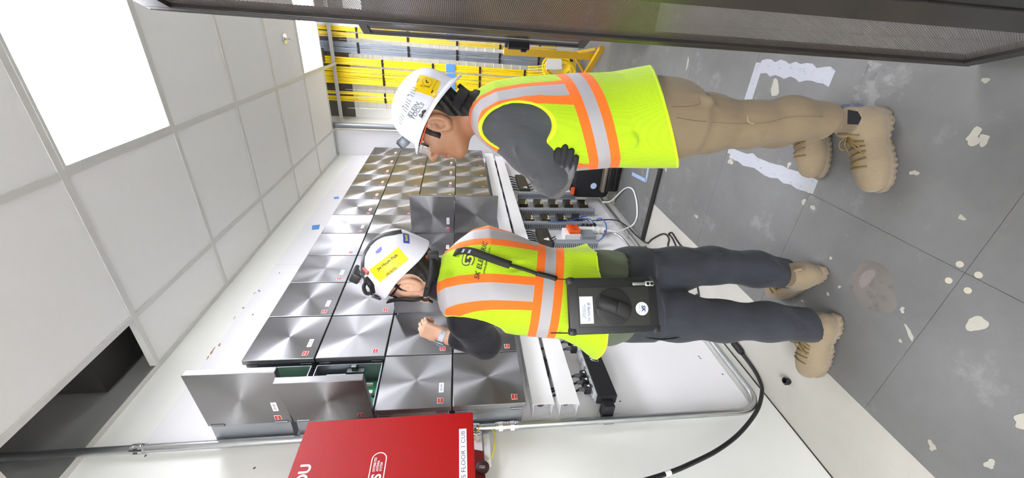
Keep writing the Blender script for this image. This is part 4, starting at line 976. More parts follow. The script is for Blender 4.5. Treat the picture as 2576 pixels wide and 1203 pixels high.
def bvh_world(o):
    w_ = wloc(o); me = o.data; n = len(me.vertices); co = np.empty(n*3, np.float32); me.vertices.foreach_get('co', co); co = co.reshape(-1, 3)+np.array(w_)
    return BVHTree.FromPolygons([Vector(v) for v in co], [tuple(p.vertices) for p in me.polygons])
def hand_sdf(p, wrist, R, k=1.0, curl=(40, 45, 30), side=1, spread=5, thumb=(25, 30)):
    """R columns: along the fingers, towards the thumb side, out of the back of the hand"""
    q = ((p-np.asarray(wrist))@R)/k
    d = rbox(q, (.045, 0, 0), (.048, .040, .014), .013); d = smin(d, cone(q, (-.03, 0, 0), (.01, 0, 0), .027, .024), .02)
    for i, (yo, Ls) in enumerate(((.030, (.043, .027, .021)), (.010, (.047, .030, .022)), (-.011, (.043, .028, .021)), (-.030, (.034, .021, .019)))):
        a = np.array([.088-.004*abs(i-1), yo, .002]); an = 0; sp = math.radians(spread*(1.5-i)); r = .0098-.0007*i
        for j, L in enumerate(Ls):
            an += math.radians(curl[j]); v = np.array([math.cos(an)*math.cos(sp), math.sin(sp)*math.cos(an), -math.sin(an)]); b_ = a+v*L
            d = smin(d, cone(q, a, b_, r, r*.92), .005); a = b_; r *= .92
    a = np.array([.012, .030, -.004])
    for j, (L, r) in enumerate(((.042, .0125), (.032, .0105), (.025, .0095))):
        t1 = math.radians(thumb[0]-j*14); t2 = math.radians(thumb[1]+j*10); v = np.array([math.cos(t1)*math.cos(t2), math.sin(t1)*math.cos(t2), -math.sin(t2)*.6]); b_ = a+v*L
        d = smin(d, cone(q, a, b_, r, r*.93), .008); a = b_
    return d*k
# ------------------------------------------------------------------ the worker standing with crossed arms
RW = empty('person', (-.31, 1.29, 0), 'person standing with arms crossed in a white brimmed hard hat, grey sleeves and khaki trousers', 'person')
F_R = (-1., 0., 0.)
def mid(b, f, Y): b = at(*b, Y); f = at(*f, Y); return (b+f)/2, np.linalg.norm((b-f)[:2])/2
TR = []   # px row, back, front, Y, half width
for x, yb, yf, hw in ((1178, 262, 305, .062), (1190, 248, 322, .110), (1206, 232, 342, .150), (1240, 213, 370, .172), (1300, 201, 392, .185), (1380, 194, 408, .180), (1440, 188, 418, .176), (1500, 187, 414, .172), (1560, 184, 408, .172), (1640, 179, 400, .176), (1700, 186, 392, .176)):
    c, a = mid((x, yb), (x, yf), 1.28); TR.append((c[2], c[0], 1.285, a*.985, hw))
TR = np.array(TR)
def torso_r(p, g=0.): return profile(p, TR[:, 0], TR[:, 1:3], TR[:, 3]+g, TR[:, 4]+g, F_R)
HR = frame((-1, -.10, 0)); HR = HR@rot('y', -19)
HK = 1.02
HO = at(1092, 403, 1.265)-HR@np.array((.118, 0, -.034))*HK
SH_L, EL_L = at(1272, 312, 1.165), at(1384, 446, 1.12)
SH_R, EL_R = SH_L+[0, .30, 0], EL_L+[.0, .34, -.01]
FA_L = EL_L+np.array([.02, .24, .015])
def arm_l(p, g=0.):
    d = chain(p, [SH_L+[.0, .03, .0], SH_L+(EL_L-SH_L)*.5, EL_L], [.068+g, .060+g, .051+g], .03); return smin(d, chain(p, [EL_L, FA_L], [.050+g, .040+g]), .025)
WR_R = at(1392, 450, 1.185)
def arm_r(p, g=0.): return smin(chain(p, [SH_R+[0, -.03, 0], EL_R], [.07+g, .05+g]), chain(p, [EL_R, WR_R+[-.0, .05, 0]], [.048+g, .036+g]), .02)
LEG_L = [at(1680, 298, 1.215), at(1780, 312, 1.20), at(1885, 314, 1.185), at(1985, 300, 1.18), at(2066, 304, 1.18)]
LEG_R = [at(1680, 280, 1.37), at(1780, 300, 1.385), at(1875, 312, 1.395), at(1945, 325, 1.40), at(1985, 332, 1.405)]
def legs_r(p, g=0.):
    d = chain(p, LEG_L, [.090+g, .083+g, .068+g, .064+g, .060+g], .04); e = chain(p, LEG_R, [.090+g, .083+g, .068+g, .062+g, .058+g], .04); return smin(d, e, .03)
NECK_T = np.array([TR[0, 1]-.0, 1.285, TR[0, 0]-.03])
fb, bb = at(1047, 386, 1.27), at(1158, 191, 1.27); hf_ = fb-bb; hf_[1] = -.03; HC = (fb+bb)/2; HC[1] = 1.285; HL = np.linalg.norm(fb-bb)/2
HF = frame(hf_)
def body_head_r(p):
    q = (p-HO)@HR/HK; t = (NECK_T-HO)@HR/HK; return np.maximum(smin(head_sdf(q), neck_sdf(q, t), .03), np.maximum((p-HC)@HF[:, 2]-.03, -np.maximum(-.006-(p-HC)@HF[:, 2], HL*.60-(p-HC)@HF[:, 0]))/HK)*HK
def body_core_r(p): return smin(smin(torso_r(p, -.02), legs_r(p, -.02), .05), np.minimum(arm_l(p, -.02), arm_r(p, -.02)), .02)
skin_r = skin_mat('skin_warm', '#a67a5c', '#986b50')
V1, F1 = sdf_mesh(body_head_r, HO-.26, HO+.19, .0042); V2, F2 = sdf_mesh(body_core_r, (-.62, .98, .10), (-.02, 1.56, 1.42), .011)
fa = face_attrs(HO, HR/HK); VV = np.concatenate([V1, V2])
big_mesh('body', VV, np.concatenate([F1, F2+len(V1)]), skin_r, RW, {k_: g(VV) for k_, g in fa.items()})
hair_m = mat('hair_black', '#15120f', .6, bump=.5, bscale=350, bdist=.003)
def hair_r(p):
    q = (p-HO)@HR/HK; d = body_head_r(p)/HK-.0045; x, y, z = q.T; y = np.abs(y)
    back = np.maximum(x+.028+.35*np.maximum(-z-.02, 0), -.105-z); top = .028-z-.25*np.maximum(x, 0)*0
    side = np.maximum(np.maximum(np.abs(x-.026)-.012, -.030-z), -(y-.03)); reg = np.minimum(np.minimum(back, .030-z+np.maximum(x-.03, 0)*.6), side)
    reg = np.maximum(reg, -(ell(np.stack([x, y, z], 1), (-.008, .085, -.012), (.034, .04, .047))))
    return np.maximum(smax(d+.002*np.sin(q[:, 0]*300+q[:, 2]*170), reg, .006), np.maximum((p-HC)@HF[:, 2]-.018, (p-HC)@HF[:, 0]-HL*.7)/HK)
solid('hair', hair_r, HO-.2, HO+.16, .0045, hair_m, RW)
# eye and glasses
def hl(*q): return HO+HR@np.array(q, float)*HK
eye_w = mat('eye_white', '#e6e0da', .2); iris = mat('iris_brown', '#2a1a10', .2)
for sg in (1, -1):
    e_ = kid(MB().lathe([(.0118*math.sin(a), -.0118*math.cos(a)) for a in np.linspace(.01, PI-.01, 10)], hl(.073, sg*.031, .002), HR[:, 0], 14), 'eye', eye_w, RW, 'all')
    kid(MB().lathe([(0, .0112), (.005, .0112), (.0048, .0122), (0, .0124)], hl(.073, sg*.031, .002), HR@np.array([.93, 0, -.36]), 14), 'iris', iris, e_)
    kid(MB().tube(spline([hl(.092, sg*.012, .021), hl(.094, sg*.03, .026), hl(.082, sg*.048, .022)], 5), [.003]*10+[.001], 6, flat=.6), 'eyebrow', hair_m, RW, 'all')
lens_m = bpy.data.materials.new('lens'); lens_m.use_nodes = True; b_ = lens_m.node_tree.nodes['Principled BSDF']; b_.inputs['Base Color'].default_value = (.75, .8, .82, 1); b_.inputs['Roughness'].default_value = .03; b_.inputs['Alpha'].default_value = .28; b_.inputs['Specular IOR Level'].default_value = .9
def glasses(par, hl, temple, tcol):
    g = None
    def wrap(y, z): return hl(.112-.9*y*y/.075*.75, y, z)
    mb = MB(); nu, nv = 16, 6; vs = []; fs = []
    for sg in (-1, 1):
        o = len(vs)
        for j in range(nv+1):
            for i in range(nu+1):
                y = sg*(.006+.062*i/nu); zc = .004; hh = .022*(1-.35*(i/nu)**3); vs.append(wrap(y, zc+hh*(2*j/nv-1)-(.006*(1-i/nu) if j == 0 else 0)))
        fs += [(o+j*(nu+1)+i, o+j*(nu+1)+i+1, o+(j+1)*(nu+1)+i+1, o+(j+1)*(nu+1)+i) for j in range(nv) for i in range(nu)]
    g = kid(MB().add(vs, fs), 'safety_glasses', lens_m, par, 'all')
    kid(MB().tube([wrap(y, .026) for y in np.linspace(-.068, .068, 21)], .0022, 6), 'brow_bar', mat('glasses_black', '#151517', .3), g, 'all')
    for sg in (-1, 1):
        kid(MB().tube(spline([wrap(sg*.068, .018), hl(.045, sg*.076, .018), hl(.0, sg*.083, .018)], 6), [.0055]*7+[.0045]*6, 8, flat=.5), 'temple', temple, g, 'all')
        kid(MB().tube([wrap(sg*.069, .024), wrap(sg*.069, -.006)], .003, 6), 'side_piece', mat('glasses_black', '#151517', .3), g, 'all')
    return g
glasses(RW, hl, mat('temple_red', '#cf4a38', .35), None)
# shirt
shirt_m = cloth_mat('shirt_grey', '#4a4c4f', .8, 1100, .08, .6, 11, .2)
def shirt_r(p):
    d = smin(torso_r(p, -.006), arm_l(p), .03); d = np.minimum(d, arm_r(p)); c = EL_L-SH_L
    for p1_, p2_, w_, a_ in (((1255, 330), (1285, 395), .009, .010), ((1275, 330), (1310, 420), .009, .009), ((1300, 275), (1385, 350), .014, -.010), ((1320, 262), (1390, 335), .012, .009), ((1330, 455), (1352, 440), .009, .009), ((1345, 472), (1372, 462), .009, .009), ((1240, 330), (1262, 380), .009, .008)): d = d+fold(p, at(*p1_, 1.085), at(*p2_, 1.07), w_, a_)
    for i, (t, s_) in enumerate(((.45, 1), (.9, 1), (.97, 1))):
        m_ = SH_L+c*t; d = d+fold(p, m_+[-.09, -.03, -.03], m_+[.03, -.06, .05], .010, .005)
    return d+.0012*wr(p, 6, 60, 3)
solid('shirt', shirt_r, (-.62, .98, .85), (-.02, 1.56, 1.45), .0055, shirt_m, RW)
# vest
AH_C = at(1300, 318, 1.13)
def armhole(p, side):
    q = p-(AH_C if side > 0 else AH_C+[0, .31, 0]); a = math.radians(8); u = q[:, 0]*math.cos(a)+q[:, 2]*math.sin(a); w = -q[:, 0]*math.sin(a)+q[:, 2]*math.cos(a)
    k_ = np.sqrt((u/.061)**2+(w/.096)**2); return (k_-1)*.08
h1, h2, h3 = at(1648, 176, 1.22), at(1688, 300, 1.075), at(1699, 394, 1.20); hn = np.cross(h2-h1, h3-h1); hn /= np.linalg.norm(hn); hn *= np.sign(hn[2])
def hem_r(p): return (p-h1)@hn
def vest_r(p):
    d = torso_r(p, .004)-.020*np.clip((.93-p[:, 2])/.22, 0, 1); d = d+.004*wr(p, 5, 17, 11, (1, 1, .45))
    for i, z_ in enumerate((1.02, .97, .93, 1.12)): d = d+fold(p, (-.40, 1.11, z_), (-.17, 1.16, z_+.08), .014, .006)
    d = d+fold(p, at(1580, 345, 1.1), at(1610, 360, 1.1), .02, .012)+fold(p, at(1590, 300, 1.1), at(1625, 385, 1.1), .010, -.006)
    d = smax(d, -np.where(p[:, 1] < 1.225, armhole(p, 1), 1.), .008); d = smax(d, -np.where(p[:, 1] > 1.35, armhole(p, -1), 1.), .008)
    nk = cone(p, NECK_T+[0.0, 0, -.06], NECK_T+[-.03, 0, .1], .058, .066); d = smax(d, -nk, .008)
    return np.maximum(d, -hem_r(p))
# belt plane through three points of the silver band
bp = [at(1452, 192, 1.23), at(1489, 265, 1.12), at(1497, 416, 1.30)]; bn = np.cross(bp[1]-bp[0], bp[2]-bp[0]); bn /= np.linalg.norm(bn); bn *= np.sign(bn[2])
vest_att = dict(s=lambda V: (V-bp[0])@bn, l=lambda V: np.abs(V[:, 1]-1.285), e=lambda V: np.where(np.abs(V[:, 1]-1.285) > .07, armhole(V, 1)*(V[:, 1] < 1.285)+armhole(V, -1)*(V[:, 1] >= 1.285), 1.), hem=hem_r)
vm = vest_mat('vest_hivis')
vest_o = solid('safety_vest', vest_r, (-.55, 1.02, .68), (-.02, 1.56, 1.43), .005, vm, RW, vest_att)
kid(MB().box(at(1462, 378, 1.135)-[.012, .004, .02], at(1462, 378, 1.135)+[.012, .004, .02], .003), 'front_tab', mat('tab_grey', '#77767a', .7), vest_o)
# trousers
khaki = cloth_mat('trousers_khaki', '#84745c', .9, 800, .07, .4, 10, .1)
def trousers_r(p):
    top = torso_r(p, -.010); d = smin(np.maximum(top, p[:, 2]-.86), legs_r(p), .05)
    a = LEG_L
    for i, (p1, p2, amp) in enumerate((((1880, 265, 1.1), (1870, 372, 1.1), -.006), ((1890, 300, 1.1), (1865, 365, 1.1), .008), ((1940, 330, 1.1), (1925, 368, 1.1), -.008), ((1740, 220, 1.15), (1860, 290, 1.1), .008), ((1760, 250, 1.1), (1900, 262, 1.1), -.006), ((2080, 280, 1.1), (2100, 345, 1.1), .006))):
        d = d+fold(p, at(*p1), at(*p2), .014, amp)
    d = d+.0035*wr(p, 6, 26, 21, (1, 1, .6))
    cut = np.minimum(p[:, 2]-LEG_L[-1][2]+.01+np.where(p[:, 1] > 1.29, 10, 0), 10); cutL = np.where(p[:, 1] < 1.29, LEG_L[-1][2]-.005-p[:, 2]-.25*(p[:, 0]+.28), LEG_R[-1][2]-p[:, 2]-.25*(p[:, 0]+.30))
    return np.maximum(d, cutL)
tro = solid('trousers', trousers_r, (-.52, 1.02, .04), (-.02, 1.56, .90), .007, khaki, RW)
tvb = bvh_world(tro); stitch = mat('stitch_tan', '#6f614b', .9); patch_t = mat('tape_tan', '#a49375', .8)
def on_tro(px, py, off=.001):
    dr_ = at(px, py, 1.0)-np.array([0, 0, CAM_H]); dr_ /= np.linalg.norm(dr_); h = tvb.ray_cast(Vector((0, 0, CAM_H)), Vector(dr_)); return (np.array(h[0]) if h[0] is not None else at(px, py, 1.15))-dr_*off
kid(MB().tube([on_tro(x, y) for x, y in [q[:2] for q in spline([(1702, 296, 0), (1760, 305, 0), (1860, 311, 0), (1930, 308, 0), (1990, 294, 0), (2070, 293, 0)], 6)]], .0008, 5), 'seam', stitch, tro, 'all')
kid(MB().tube([on_tro(x, y) for x, y in [q[:2] for q in spline([(1690, 268, 0), (1725, 268, 0), (1760, 261, 0), (1757, 240, 0)], 6)]], .0008, 5), 'pocket_seam', stitch, tro, 'all')
kid(MB().tube([on_tro(x, y, .0005) for x, y in ((1880, 290), (1880, 302), (1884, 309), (1897, 312))], [.003, .0035, .003, .004], 6, flat=.4), 'tape_piece', patch_t, tro, 'all')
kid(MB().tube(spline([at(1698, 318, 1.13), at(1716, 318, 1.125), at(1719, 322, 1.125), at(1716, 326, 1.125), at(1700, 326, 1.13)], 5), .0012, 6), 'clip', chrome, RW, 'all')
bt = boot((-.188, 1.228), (-.87, -.49), RW, .272, .155)
bvb = bvh_world(bt)
mb = MB(); v2, f2 = dense([(-.022, -.018), (.0, -.030), (.020, -.016), (.024, .020), (-.022, .022)], [tuple(range(5))]); o_ = at(2146, 296, 1.16); drape(mb, v2, f2, o_, (.87, .49, 0), (0, 0, 1), bvb, .002); kid(mb, 'ankle_patch', mat('patch_black', '#1b1a1c', .8), bt, 'all')
boot((-.215, 1.462), (-.90, -.44), RW, .280, .150)
# gloved hand tucked under the left arm
glove_m = mat('glove_black', '#232325', .7, bump=.3, bscale=500); glove_grey = mat('glove_grey', '#6f6f70', .85, bump=.4, bscale=600)
HW = at(1404, 468, 1.15); tip = at(1430, 388, 1.056); d_ = tip-HW; d_ /= np.linalg.norm(d_)
nrm = np.array([.1, -.97, .2]); nrm -= d_*np.dot(nrm, d_); nrm /= np.linalg.norm(nrm); sd = np.cross(nrm, d_); HND = np.stack([d_, -sd, nrm], 1)
if np.linalg.det(HND) < 0: HND[:, 1] *= -1
gm = bpy.data.materials.new('work_glove'); gm.use_nodes = True; t = NT(gm); b_ = t.n['Principled BSDF']; b_.inputs['Roughness'].default_value = .75
t.l.new(t.mix(t.attr('tipk'), lin('#6c6c6d'), lin('#262628')), b_.inputs['Base Color']); t.l.new(t.bump(t.noise(t.geo(), 500, 2), .4, .001), b_.inputs['Normal'])
def glove_r(p): return hand_sdf(p, HW, HND, .84, (14, 22, 18), 1, 3, (-10, 50))-.0035
def tipk(V): q = ((V-HW)@HND)/.84; return np.clip((q[:, 0]-.100-.026*np.abs(np.sin(q[:, 1]*PI/.0205)))/.01, 0, 1)
solid('glove', glove_r, HW-.2, HW+.2, .004, gm, RW, dict(tipk=tipk))
# full-brim hard hat
helmet_white = mat('helmet_white', '#dedee6', .22, spec=.5)
HAT_U = HR@np.array([0, 0, 1]); 
def hat_w(q): return HC+HF@np.array(q, float)
prof = [(1.0, -.006), (1.0, .0), (.93, .006), (.86, .014), (.84, .028), (.825, .05), (.78, .073), (.68, .096), (.52, .113), (.32, .1245), (.12, .1295), (.0, .130)]
prof = [tuple(q[:2]) for q in spline([(a, b, 0) for a, b in prof], 4)]
NN = 96; vs = []; fs = []
for r_, z_ in prof:
    for j in range(NN):
        a = 2*PI*j/NN; ridge = .006*math.exp(-((math.sin(a))/.18)**2)*(z_ > .03)*(1 if r_ > .01 else 1); vs.append(hat_w((HL*r_*math.cos(a), HL*(.76+.06*(r_ < .86))*r_*math.sin(a), z_+ridge+.024*math.sin(a)**2*min(1, max(0, (r_-.6)/.25)))))
for i in range(len(prof)-1):
    for j in range(NN): fs.append((i*NN+j, i*NN+(j+1) % NN, (i+1)*NN+(j+1) % NN, (i+1)*NN+j))
hat = kid(MB().add(vs, fs), 'hard_hat', helmet_white, RW, 'all')
so = hat.modifiers.new('shell', 'SOLIDIFY'); so.thickness = .004; so.offset = -1
hb_ = bvh_world(hat)
def hat_patch(name, px, py, size, ang, m, txt=None, poly=None, th=.0012, **k):
    """lay something on the hat where the sight line of the photograph meets it"""
    dr_ = at(px, py, 1.0)-np.array([0, 0, CAM_H]); dr_ /= np.linalg.norm(dr_); h = hb_.ray_cast(Vector((0, 0, CAM_H)), Vector(dr_))
    if h[0] is None: return None
    n = np.array(h[1]); n = n*(-np.sign(np.dot(n, dr_))); o = np.array(h[0])
    U = at(px+10*math.cos(ang), py+10*math.sin(ang), 1.0)-at(px, py, 1.0); U -= n*np.dot(U, n); U /= np.linalg.norm(U); V = np.cross(n, U)
    mb = MB()
    if txt: v2, f2 = text_mesh(txt, **k); v2 = v2*(size/(v2[:, 1].max()-v2[:, 1].min()))
    elif poly is not None: v2, f2 = dense(poly, [tuple(range(len(poly)))])
    else: v2, f2 = grid2(size[0], size[1], 12, 12)
    drape(mb, v2, f2, o, U, V, hb_, th); return kid(mb, name, m, hat, 'all')
A0 = math.radians(-56)     # lettering runs up and back along the dome
yel_st = mat('sticker_yellow', '#e8c30c', .4); ink_black = mat('ink_black', '#2a2724', .5); ink_grey = mat('ink_grey', '#6f7882', .5)
hat_patch('lettering', 1040, 276, .0125, A0, ink_grey, 'KLEIN', th=.0012, bold=.03, font_space=1.1); hat_patch('lettering', 1050, 280, .0125, A0, ink_grey, 'TOOLS', th=.0012, bold=.03, font_space=1.1)
hat_patch('emblem', 1065, 286, None, A0, ink_black, None, [(-.014, -.003), (-.006, -.005), (.002, -.002), (.010, -.005), (.015, .0), (.008, .004), (-.002, .002), (-.010, .005)])
hat_patch('yellow_sticker', 1076, 214, (.062, .055), math.radians(22), yel_st, th=.0010)
ring = [(.0155*math.cos(a), .0155*math.sin(a)) for a in np.linspace(0, 2*PI, 25)]
def hat_ring(px, py, r0, r1, m):
    v2 = [(r*math.cos(a), r*math.sin(a)) for r in (r0, r1) for a in np.linspace(0, 2*PI, 33)[:-1]]; f2 = [(i, (i+1) % 32, 32+(i+1) % 32, 32+i) for i in range(32)]
    dr_ = at(px, py, 1.0)-np.array([0, 0, CAM_H]); dr_ /= np.linalg.norm(dr_); h = hb_.ray_cast(Vector((0, 0, CAM_H)), Vector(dr_)); n = np.array(h[1]); n = n*(-np.sign(np.dot(n, dr_)))
    U = at(px+10, py, 1.0)-at(px, py, 1.0); U -= n*np.dot(U, n); U /= np.linalg.norm(U); V = np.cross(n, U); mb = MB(); drape(mb, np.array(v2), f2, np.array(h[0]), U, V, hb_, .0016); kid(mb, 'sticker_ring', m, hat, 'all')
hat_ring(1075, 207, .0125, .0132, ink_black)
hat_patch('sticker_emblem', 1074, 206, None, math.radians(30), ink_black, None, [(-.006, .003), (-.002, .005), (.0, -.001), (.005, .001), (.006, -.002), (.0, -.005), (-.003, -.001)], th=.0017)
hat_patch('sticker_lettering', 1069, 218, .0034, math.radians(10), ink_black, 'CELL PHONE', th=.0017, bold=.02); hat_patch('sticker_lettering', 1052, 203, .0034, math.radians(-80), ink_black, 'SAFETY', th=.0017, bold=.02); hat_patch('sticker_lettering', 1094, 214, .0024, math.radians(-62), ink_black, 'CONNECTED TO WORK', th=.0017)
hat_patch('sticker_oval', 1087, 231, None, math.radians(-62), ink_black, None, [(.006*math.cos(a), .002*math.sin(a)) for a in np.linspace(0, 2*PI, 14)[:-1]], th=.0017)
for i in range(15):
    t_ = i/14; px, py = 1044-38*t_-2*math.sin(t_*3), 222+86*t_
    if i in (4, 10): continue
    hat_patch('vent_slot', px, py, (.0155, .0016), math.radians(28+10*t_), ink_grey, th=.0011)
for px, py in ((1027, 240), (1014, 268)): hat_patch('vent_dot', px, py, (.004, .005), math.radians(30), ink_grey, th=.0011)
# lamp clipped to the front of the hat, head band inside
lp = hat_w((HL*.80, .0, .045)); LR = HF@rot('y', -18)
mb = MB(); M4 = Matrix([list(LR[i])+[lp[i]] for i in range(3)]+[[0, 0, 0, 1]])
mb.box((.0, -.022, -.016), (.032, .022, .016), .005, M4); lamp = kid(mb, 'head_lamp', mat('lamp_grey', '#5f666c', .3, .3), hat, True)
kid(MB().box((.032, -.018, -.012), (.035, .018, .012), .001, M4), 'lamp_lens', mat('lamp_lens', '#2a2d30', .1), lamp)
mb = MB(); vs = []
for j in range(25):
    a = PI*.66+PI*.68*j/24; vs.append((HL*.83*math.cos(a), HL*.68*math.sin(a)))
for z_ in (-.045, -.004): pass
mb.add([hat_w((x, y, z_-.02*(x < -.03))) for z_ in (-.026, .002) for x, y in vs], [(i, i+1, 25+i+1, 25+i) for i in range(24)]); kid(mb, 'head_band', mat('suspension_black', '#1b1b1e', .5), hat, 'all')
kid(MB().lathe([(0, 0), (.022, 0), (.022, .014), (0, .016)], hat_w((-HL*.72, 0, -.03)), HF@np.array([-1, 0, -.2]), 16), 'ratchet_knob', mat('suspension_black', '#1b1b1e', .5), hat, True)
# ------------------------------------------------------------------ the worker facing the wall with a tablet on his back
LV = np.array([-.64, .77, 0.]); LV /= np.linalg.norm(LV); LU = np.array([LV[1], -LV[0], 0.])     # away from the camera, to the room's right
def atd(px, py, D):
    c = np.array([601.5-py, px-1288.0, F_PX]); d = RB@c; t = D/(d@LV); return np.array([0, 0, CAM_H])+d*t
LW = empty('person', (-.9, 1.09, 0), 'person in yellow-green vest and white climbing helmet seen from behind, tablet on the back', 'person')
F_L = np.array([-.88, .47, 0.]); F_L /= np.linalg.norm(F_L); L_L = np.array([-F_L[1], F_L[0], 0.]); DC = 1.41
TL = []
for x, yr, yl, a in ((1098, 668, 742, .055), (1108, 652, 775, .075), (1124, 634, 798, .095), (1155, 604, 810, .108), (1190, 578, 818, .115), (1230, 567, 826, .120), (1285, 582, 836, .118), (1340, 606, 842, .114), (1390, 624, 846, .112), (1440, 630, 850, .116), (1500, 634, 862, .122), (1560, 632, 858, .122), (1620, 632, 852, .120)):
    c = (atd(x, yr, DC)+atd(x, yl, DC))/2; TL.append((c[2], c[0], c[1], a, np.linalg.norm(atd(x, yr, DC)-atd(x, yl, DC))/2))
TL = np.array(TL)
def torso_l(p, g=0.): return profile(p, TL[:, 0], TL[:, 1:3], TL[:, 3]+g, TL[:, 4]+g, F_L, 2.4)
S1_, E1_, W1_ = atd(1176, 806, 1.41), atd(1222, 864, 1.52), atd(1116, 846, 1.56)
S2_, E2_, W2_ = atd(1205, 645, 1.47), atd(1290, 660, 1.68), atd(1276, 742, 1.60)
def arm1(p, g=0.): return smin(cone(p, S1_, E1_, .070+g, .054+g), cone(p, E1_, E1_+(W1_-E1_)*.66, .052+g, .040+g), .03)
def arm2(p, g=0.): return smin(cone(p, S2_, E2_, .070+g, .052+g), cone(p, E2_, W2_, .048+g, .032+g), .03)
LL1 = [atd(1590, 782, 1.40), atd(1700, 796, 1.385), atd(1815, 808, 1.375), atd(1930, 810, 1.375), atd(2035, 818, 1.378)]
LL2 = [atd(1590, 690, 1.425), atd(1700, 678, 1.43), atd(1790, 668, 1.43), atd(1900, 676, 1.44), atd(1978, 688, 1.452)]
def legs_l(p, g=0.): return smin(chain(p, LL1, [.098+g, .085+g, .069+g, .066+g, .064+g], .04), chain(p, LL2, [.098+g, .080+g, .068+g, .066+g, .060+g], .04), .025)
HRL = frame((-1, .04, 0))@rot('z', 0)@rot('y', -30)@rot('x', 0)
HKL = 1.04
HOL = atd(1026, 716, 1.345)-HRL@np.array((-.006, .082, -.004))*HKL
NTL = np.array([TL[1, 1], TL[1, 2], TL[0, 0]-.04])
def body_head_l(p): q = (p-HOL)@HRL/HKL; t = (NTL-HOL)@HRL/HKL; return np.maximum(smin(head_sdf(q), neck_sdf(q, t), .03), q[:, 2]-.085)*HKL
def body_core_l(p): return smin(smin(torso_l(p, -.02), legs_l(p, -.02), .05), np.minimum(arm1(p, -.012), arm2(p, -.012)), .02)
HD1 = atd(1050, 822, 1.56)-W1_; HD1 /= np.linalg.norm(HD1); N1 = -LV*.80-LU*.55; N1 -= HD1*(N1@HD1); N1 /= np.linalg.norm(N1); HN1 = np.stack([HD1, np.cross(N1, HD1), N1], 1)
HD2 = (W2_-E2_)/np.linalg.norm(W2_-E2_); N2 = np.array([0, 0, 1.])-HD2*HD2[2]; N2 /= np.linalg.norm(N2); HN2 = np.stack([HD2, np.cross(N2, HD2), N2], 1)
WB1 = W1_+HD1*.005
def hand_l(p): return smin(hand_sdf(p, WB1, HN1, .86, (62, 75, 45), 1, 5, (20, 25)), cone(p, E1_+(W1_-E1_)*.6, WB1, .033, .024), .012)
def hand_r(p): return smin(hand_sdf(p, W2_, HN2, .92, (25, 40, 30), 1, 6, (20, 25)), cone(p, E2_+(W2_-E2_)*.7, W2_, .032, .024), .012)
skin_l = skin_mat('skin_light', '#cfa98f', '#c2967c')
parts = [sdf_mesh(body_head_l, HOL-.25, HOL+.17, .0045), sdf_mesh(body_core_l, (-1.32, .86, .10), (-.5, 1.5, 1.52), .011), sdf_mesh(hand_l, WB1-.22, WB1+.22, .004), sdf_mesh(hand_r, W2_-.2, W2_+.2, .0045)]
VV = np.concatenate([a for a, b in parts]); o_ = np.cumsum([0]+[len(a) for a, b in parts[:-1]]); FF = np.concatenate([b+k_ for (a, b), k_ in zip(parts, o_)])
big_mesh('body', VV, FF, skin_l, LW, {k_: g(VV) for k_, g in face_attrs(HOL, HRL/HKL).items()})
def hair_l(p):
    q = (p-HOL)@HRL/HKL; d = body_head_l(p)/HKL-.004; x, y, z = q.T; y = np.abs(y)
    back = np.maximum(x+.032, -.085-z); side = np.maximum(np.maximum(np.abs(x-.026)-.012, -.02-z), -(y-.03)); reg = np.minimum(np.minimum(back, .03-z), side)
    reg = np.maximum(reg, -(ell(np.stack([x, y, z], 1), (-.008, .085, -.012), (.034, .04, .047)))); return smax(d+.0015*np.sin(q[:, 0]*300+q[:, 2]*170), reg, .006)
solid('hair', lambda p: np.maximum(hair_l(p), (p-HOL)@HRL[:, 2]/HKL-.07), HOL-.17, HOL+.16, .005, hair_m, LW)
def hll(*q): return HOL+HRL@np.array(q, float)*HKL
for sg in (1, -1):
    e_ = kid(MB().lathe([(.0118*math.sin(a), -.0118*math.cos(a)) for a in np.linspace(.01, PI-.01, 10)], hll(.073, sg*.031, .002), HRL[:, 0], 14), 'eye', eye_w, LW, 'all')
glasses(LW, hll, mat('glasses_black', '#151517', .3), None)
# jacket
jacket_m = cloth_mat('jacket_black', '#1c1d23', .75, 900, .08, .35, 12, .1)
def jacket_l(p):
    d = smin(torso_l(p, -.008), arm1(p), .025); d = np.minimum(d, arm2(p)); d = np.maximum(d, 1.005-p[:, 2])
    col = cone(p, NTL+[0, 0, -.06], NTL+(HOL-NTL)*.14, .074, .070); d = smin(d, np.maximum(col, -cone(p, NTL+[0, 0, -.06], NTL+(HOL-NTL)*.8, .060, .060)), .015)
    c = W1_-E1_
    for t in (.05, .22, .40, .62): m_ = E1_+c*t; d = d+fold(p, m_-LU*.05-LV*.06, m_+LU*.05-LV*.06+[0, 0, .02], .010, .005)
    d = d+fold(p, S1_-LV*.07, E1_-LV*.06, .012, -.006)
    return d+.0018*wr(p, 6, 45, 8)
solid('jacket', jacket_l, (-1.3, .86, .98), (-.5, 1.5, 1.60), .007, jacket_m, LW)
# olive shirt tail under the vest
olive = cloth_mat('shirt_olive', '#5a6150', .85, 800, .08, .4, 12, .1)
def tail_l(p):
    d = torso_l(p, -.006)-.010*np.clip((1.0-p[:, 2])/.1, 0, 1); f_ = (p-np.array([TL[9, 1], TL[9, 2], 0]))@L_L
    zb = atd(1548, 650, 1.40)[2]+.02*np.sin(f_*22)+.35*np.maximum(f_-.06, 0)*-.2
    d = d+.005*np.sin(f_*60+p[:, 2]*20)*np.clip((1.0-p[:, 2])/.12, 0, 1); return np.maximum(np.maximum(d, zb-p[:, 2]), p[:, 2]-1.02)
solid('shirt_tail', tail_l, (-1.2, .86, .74), (-.55, 1.42, 1.04), .007, olive, LW)
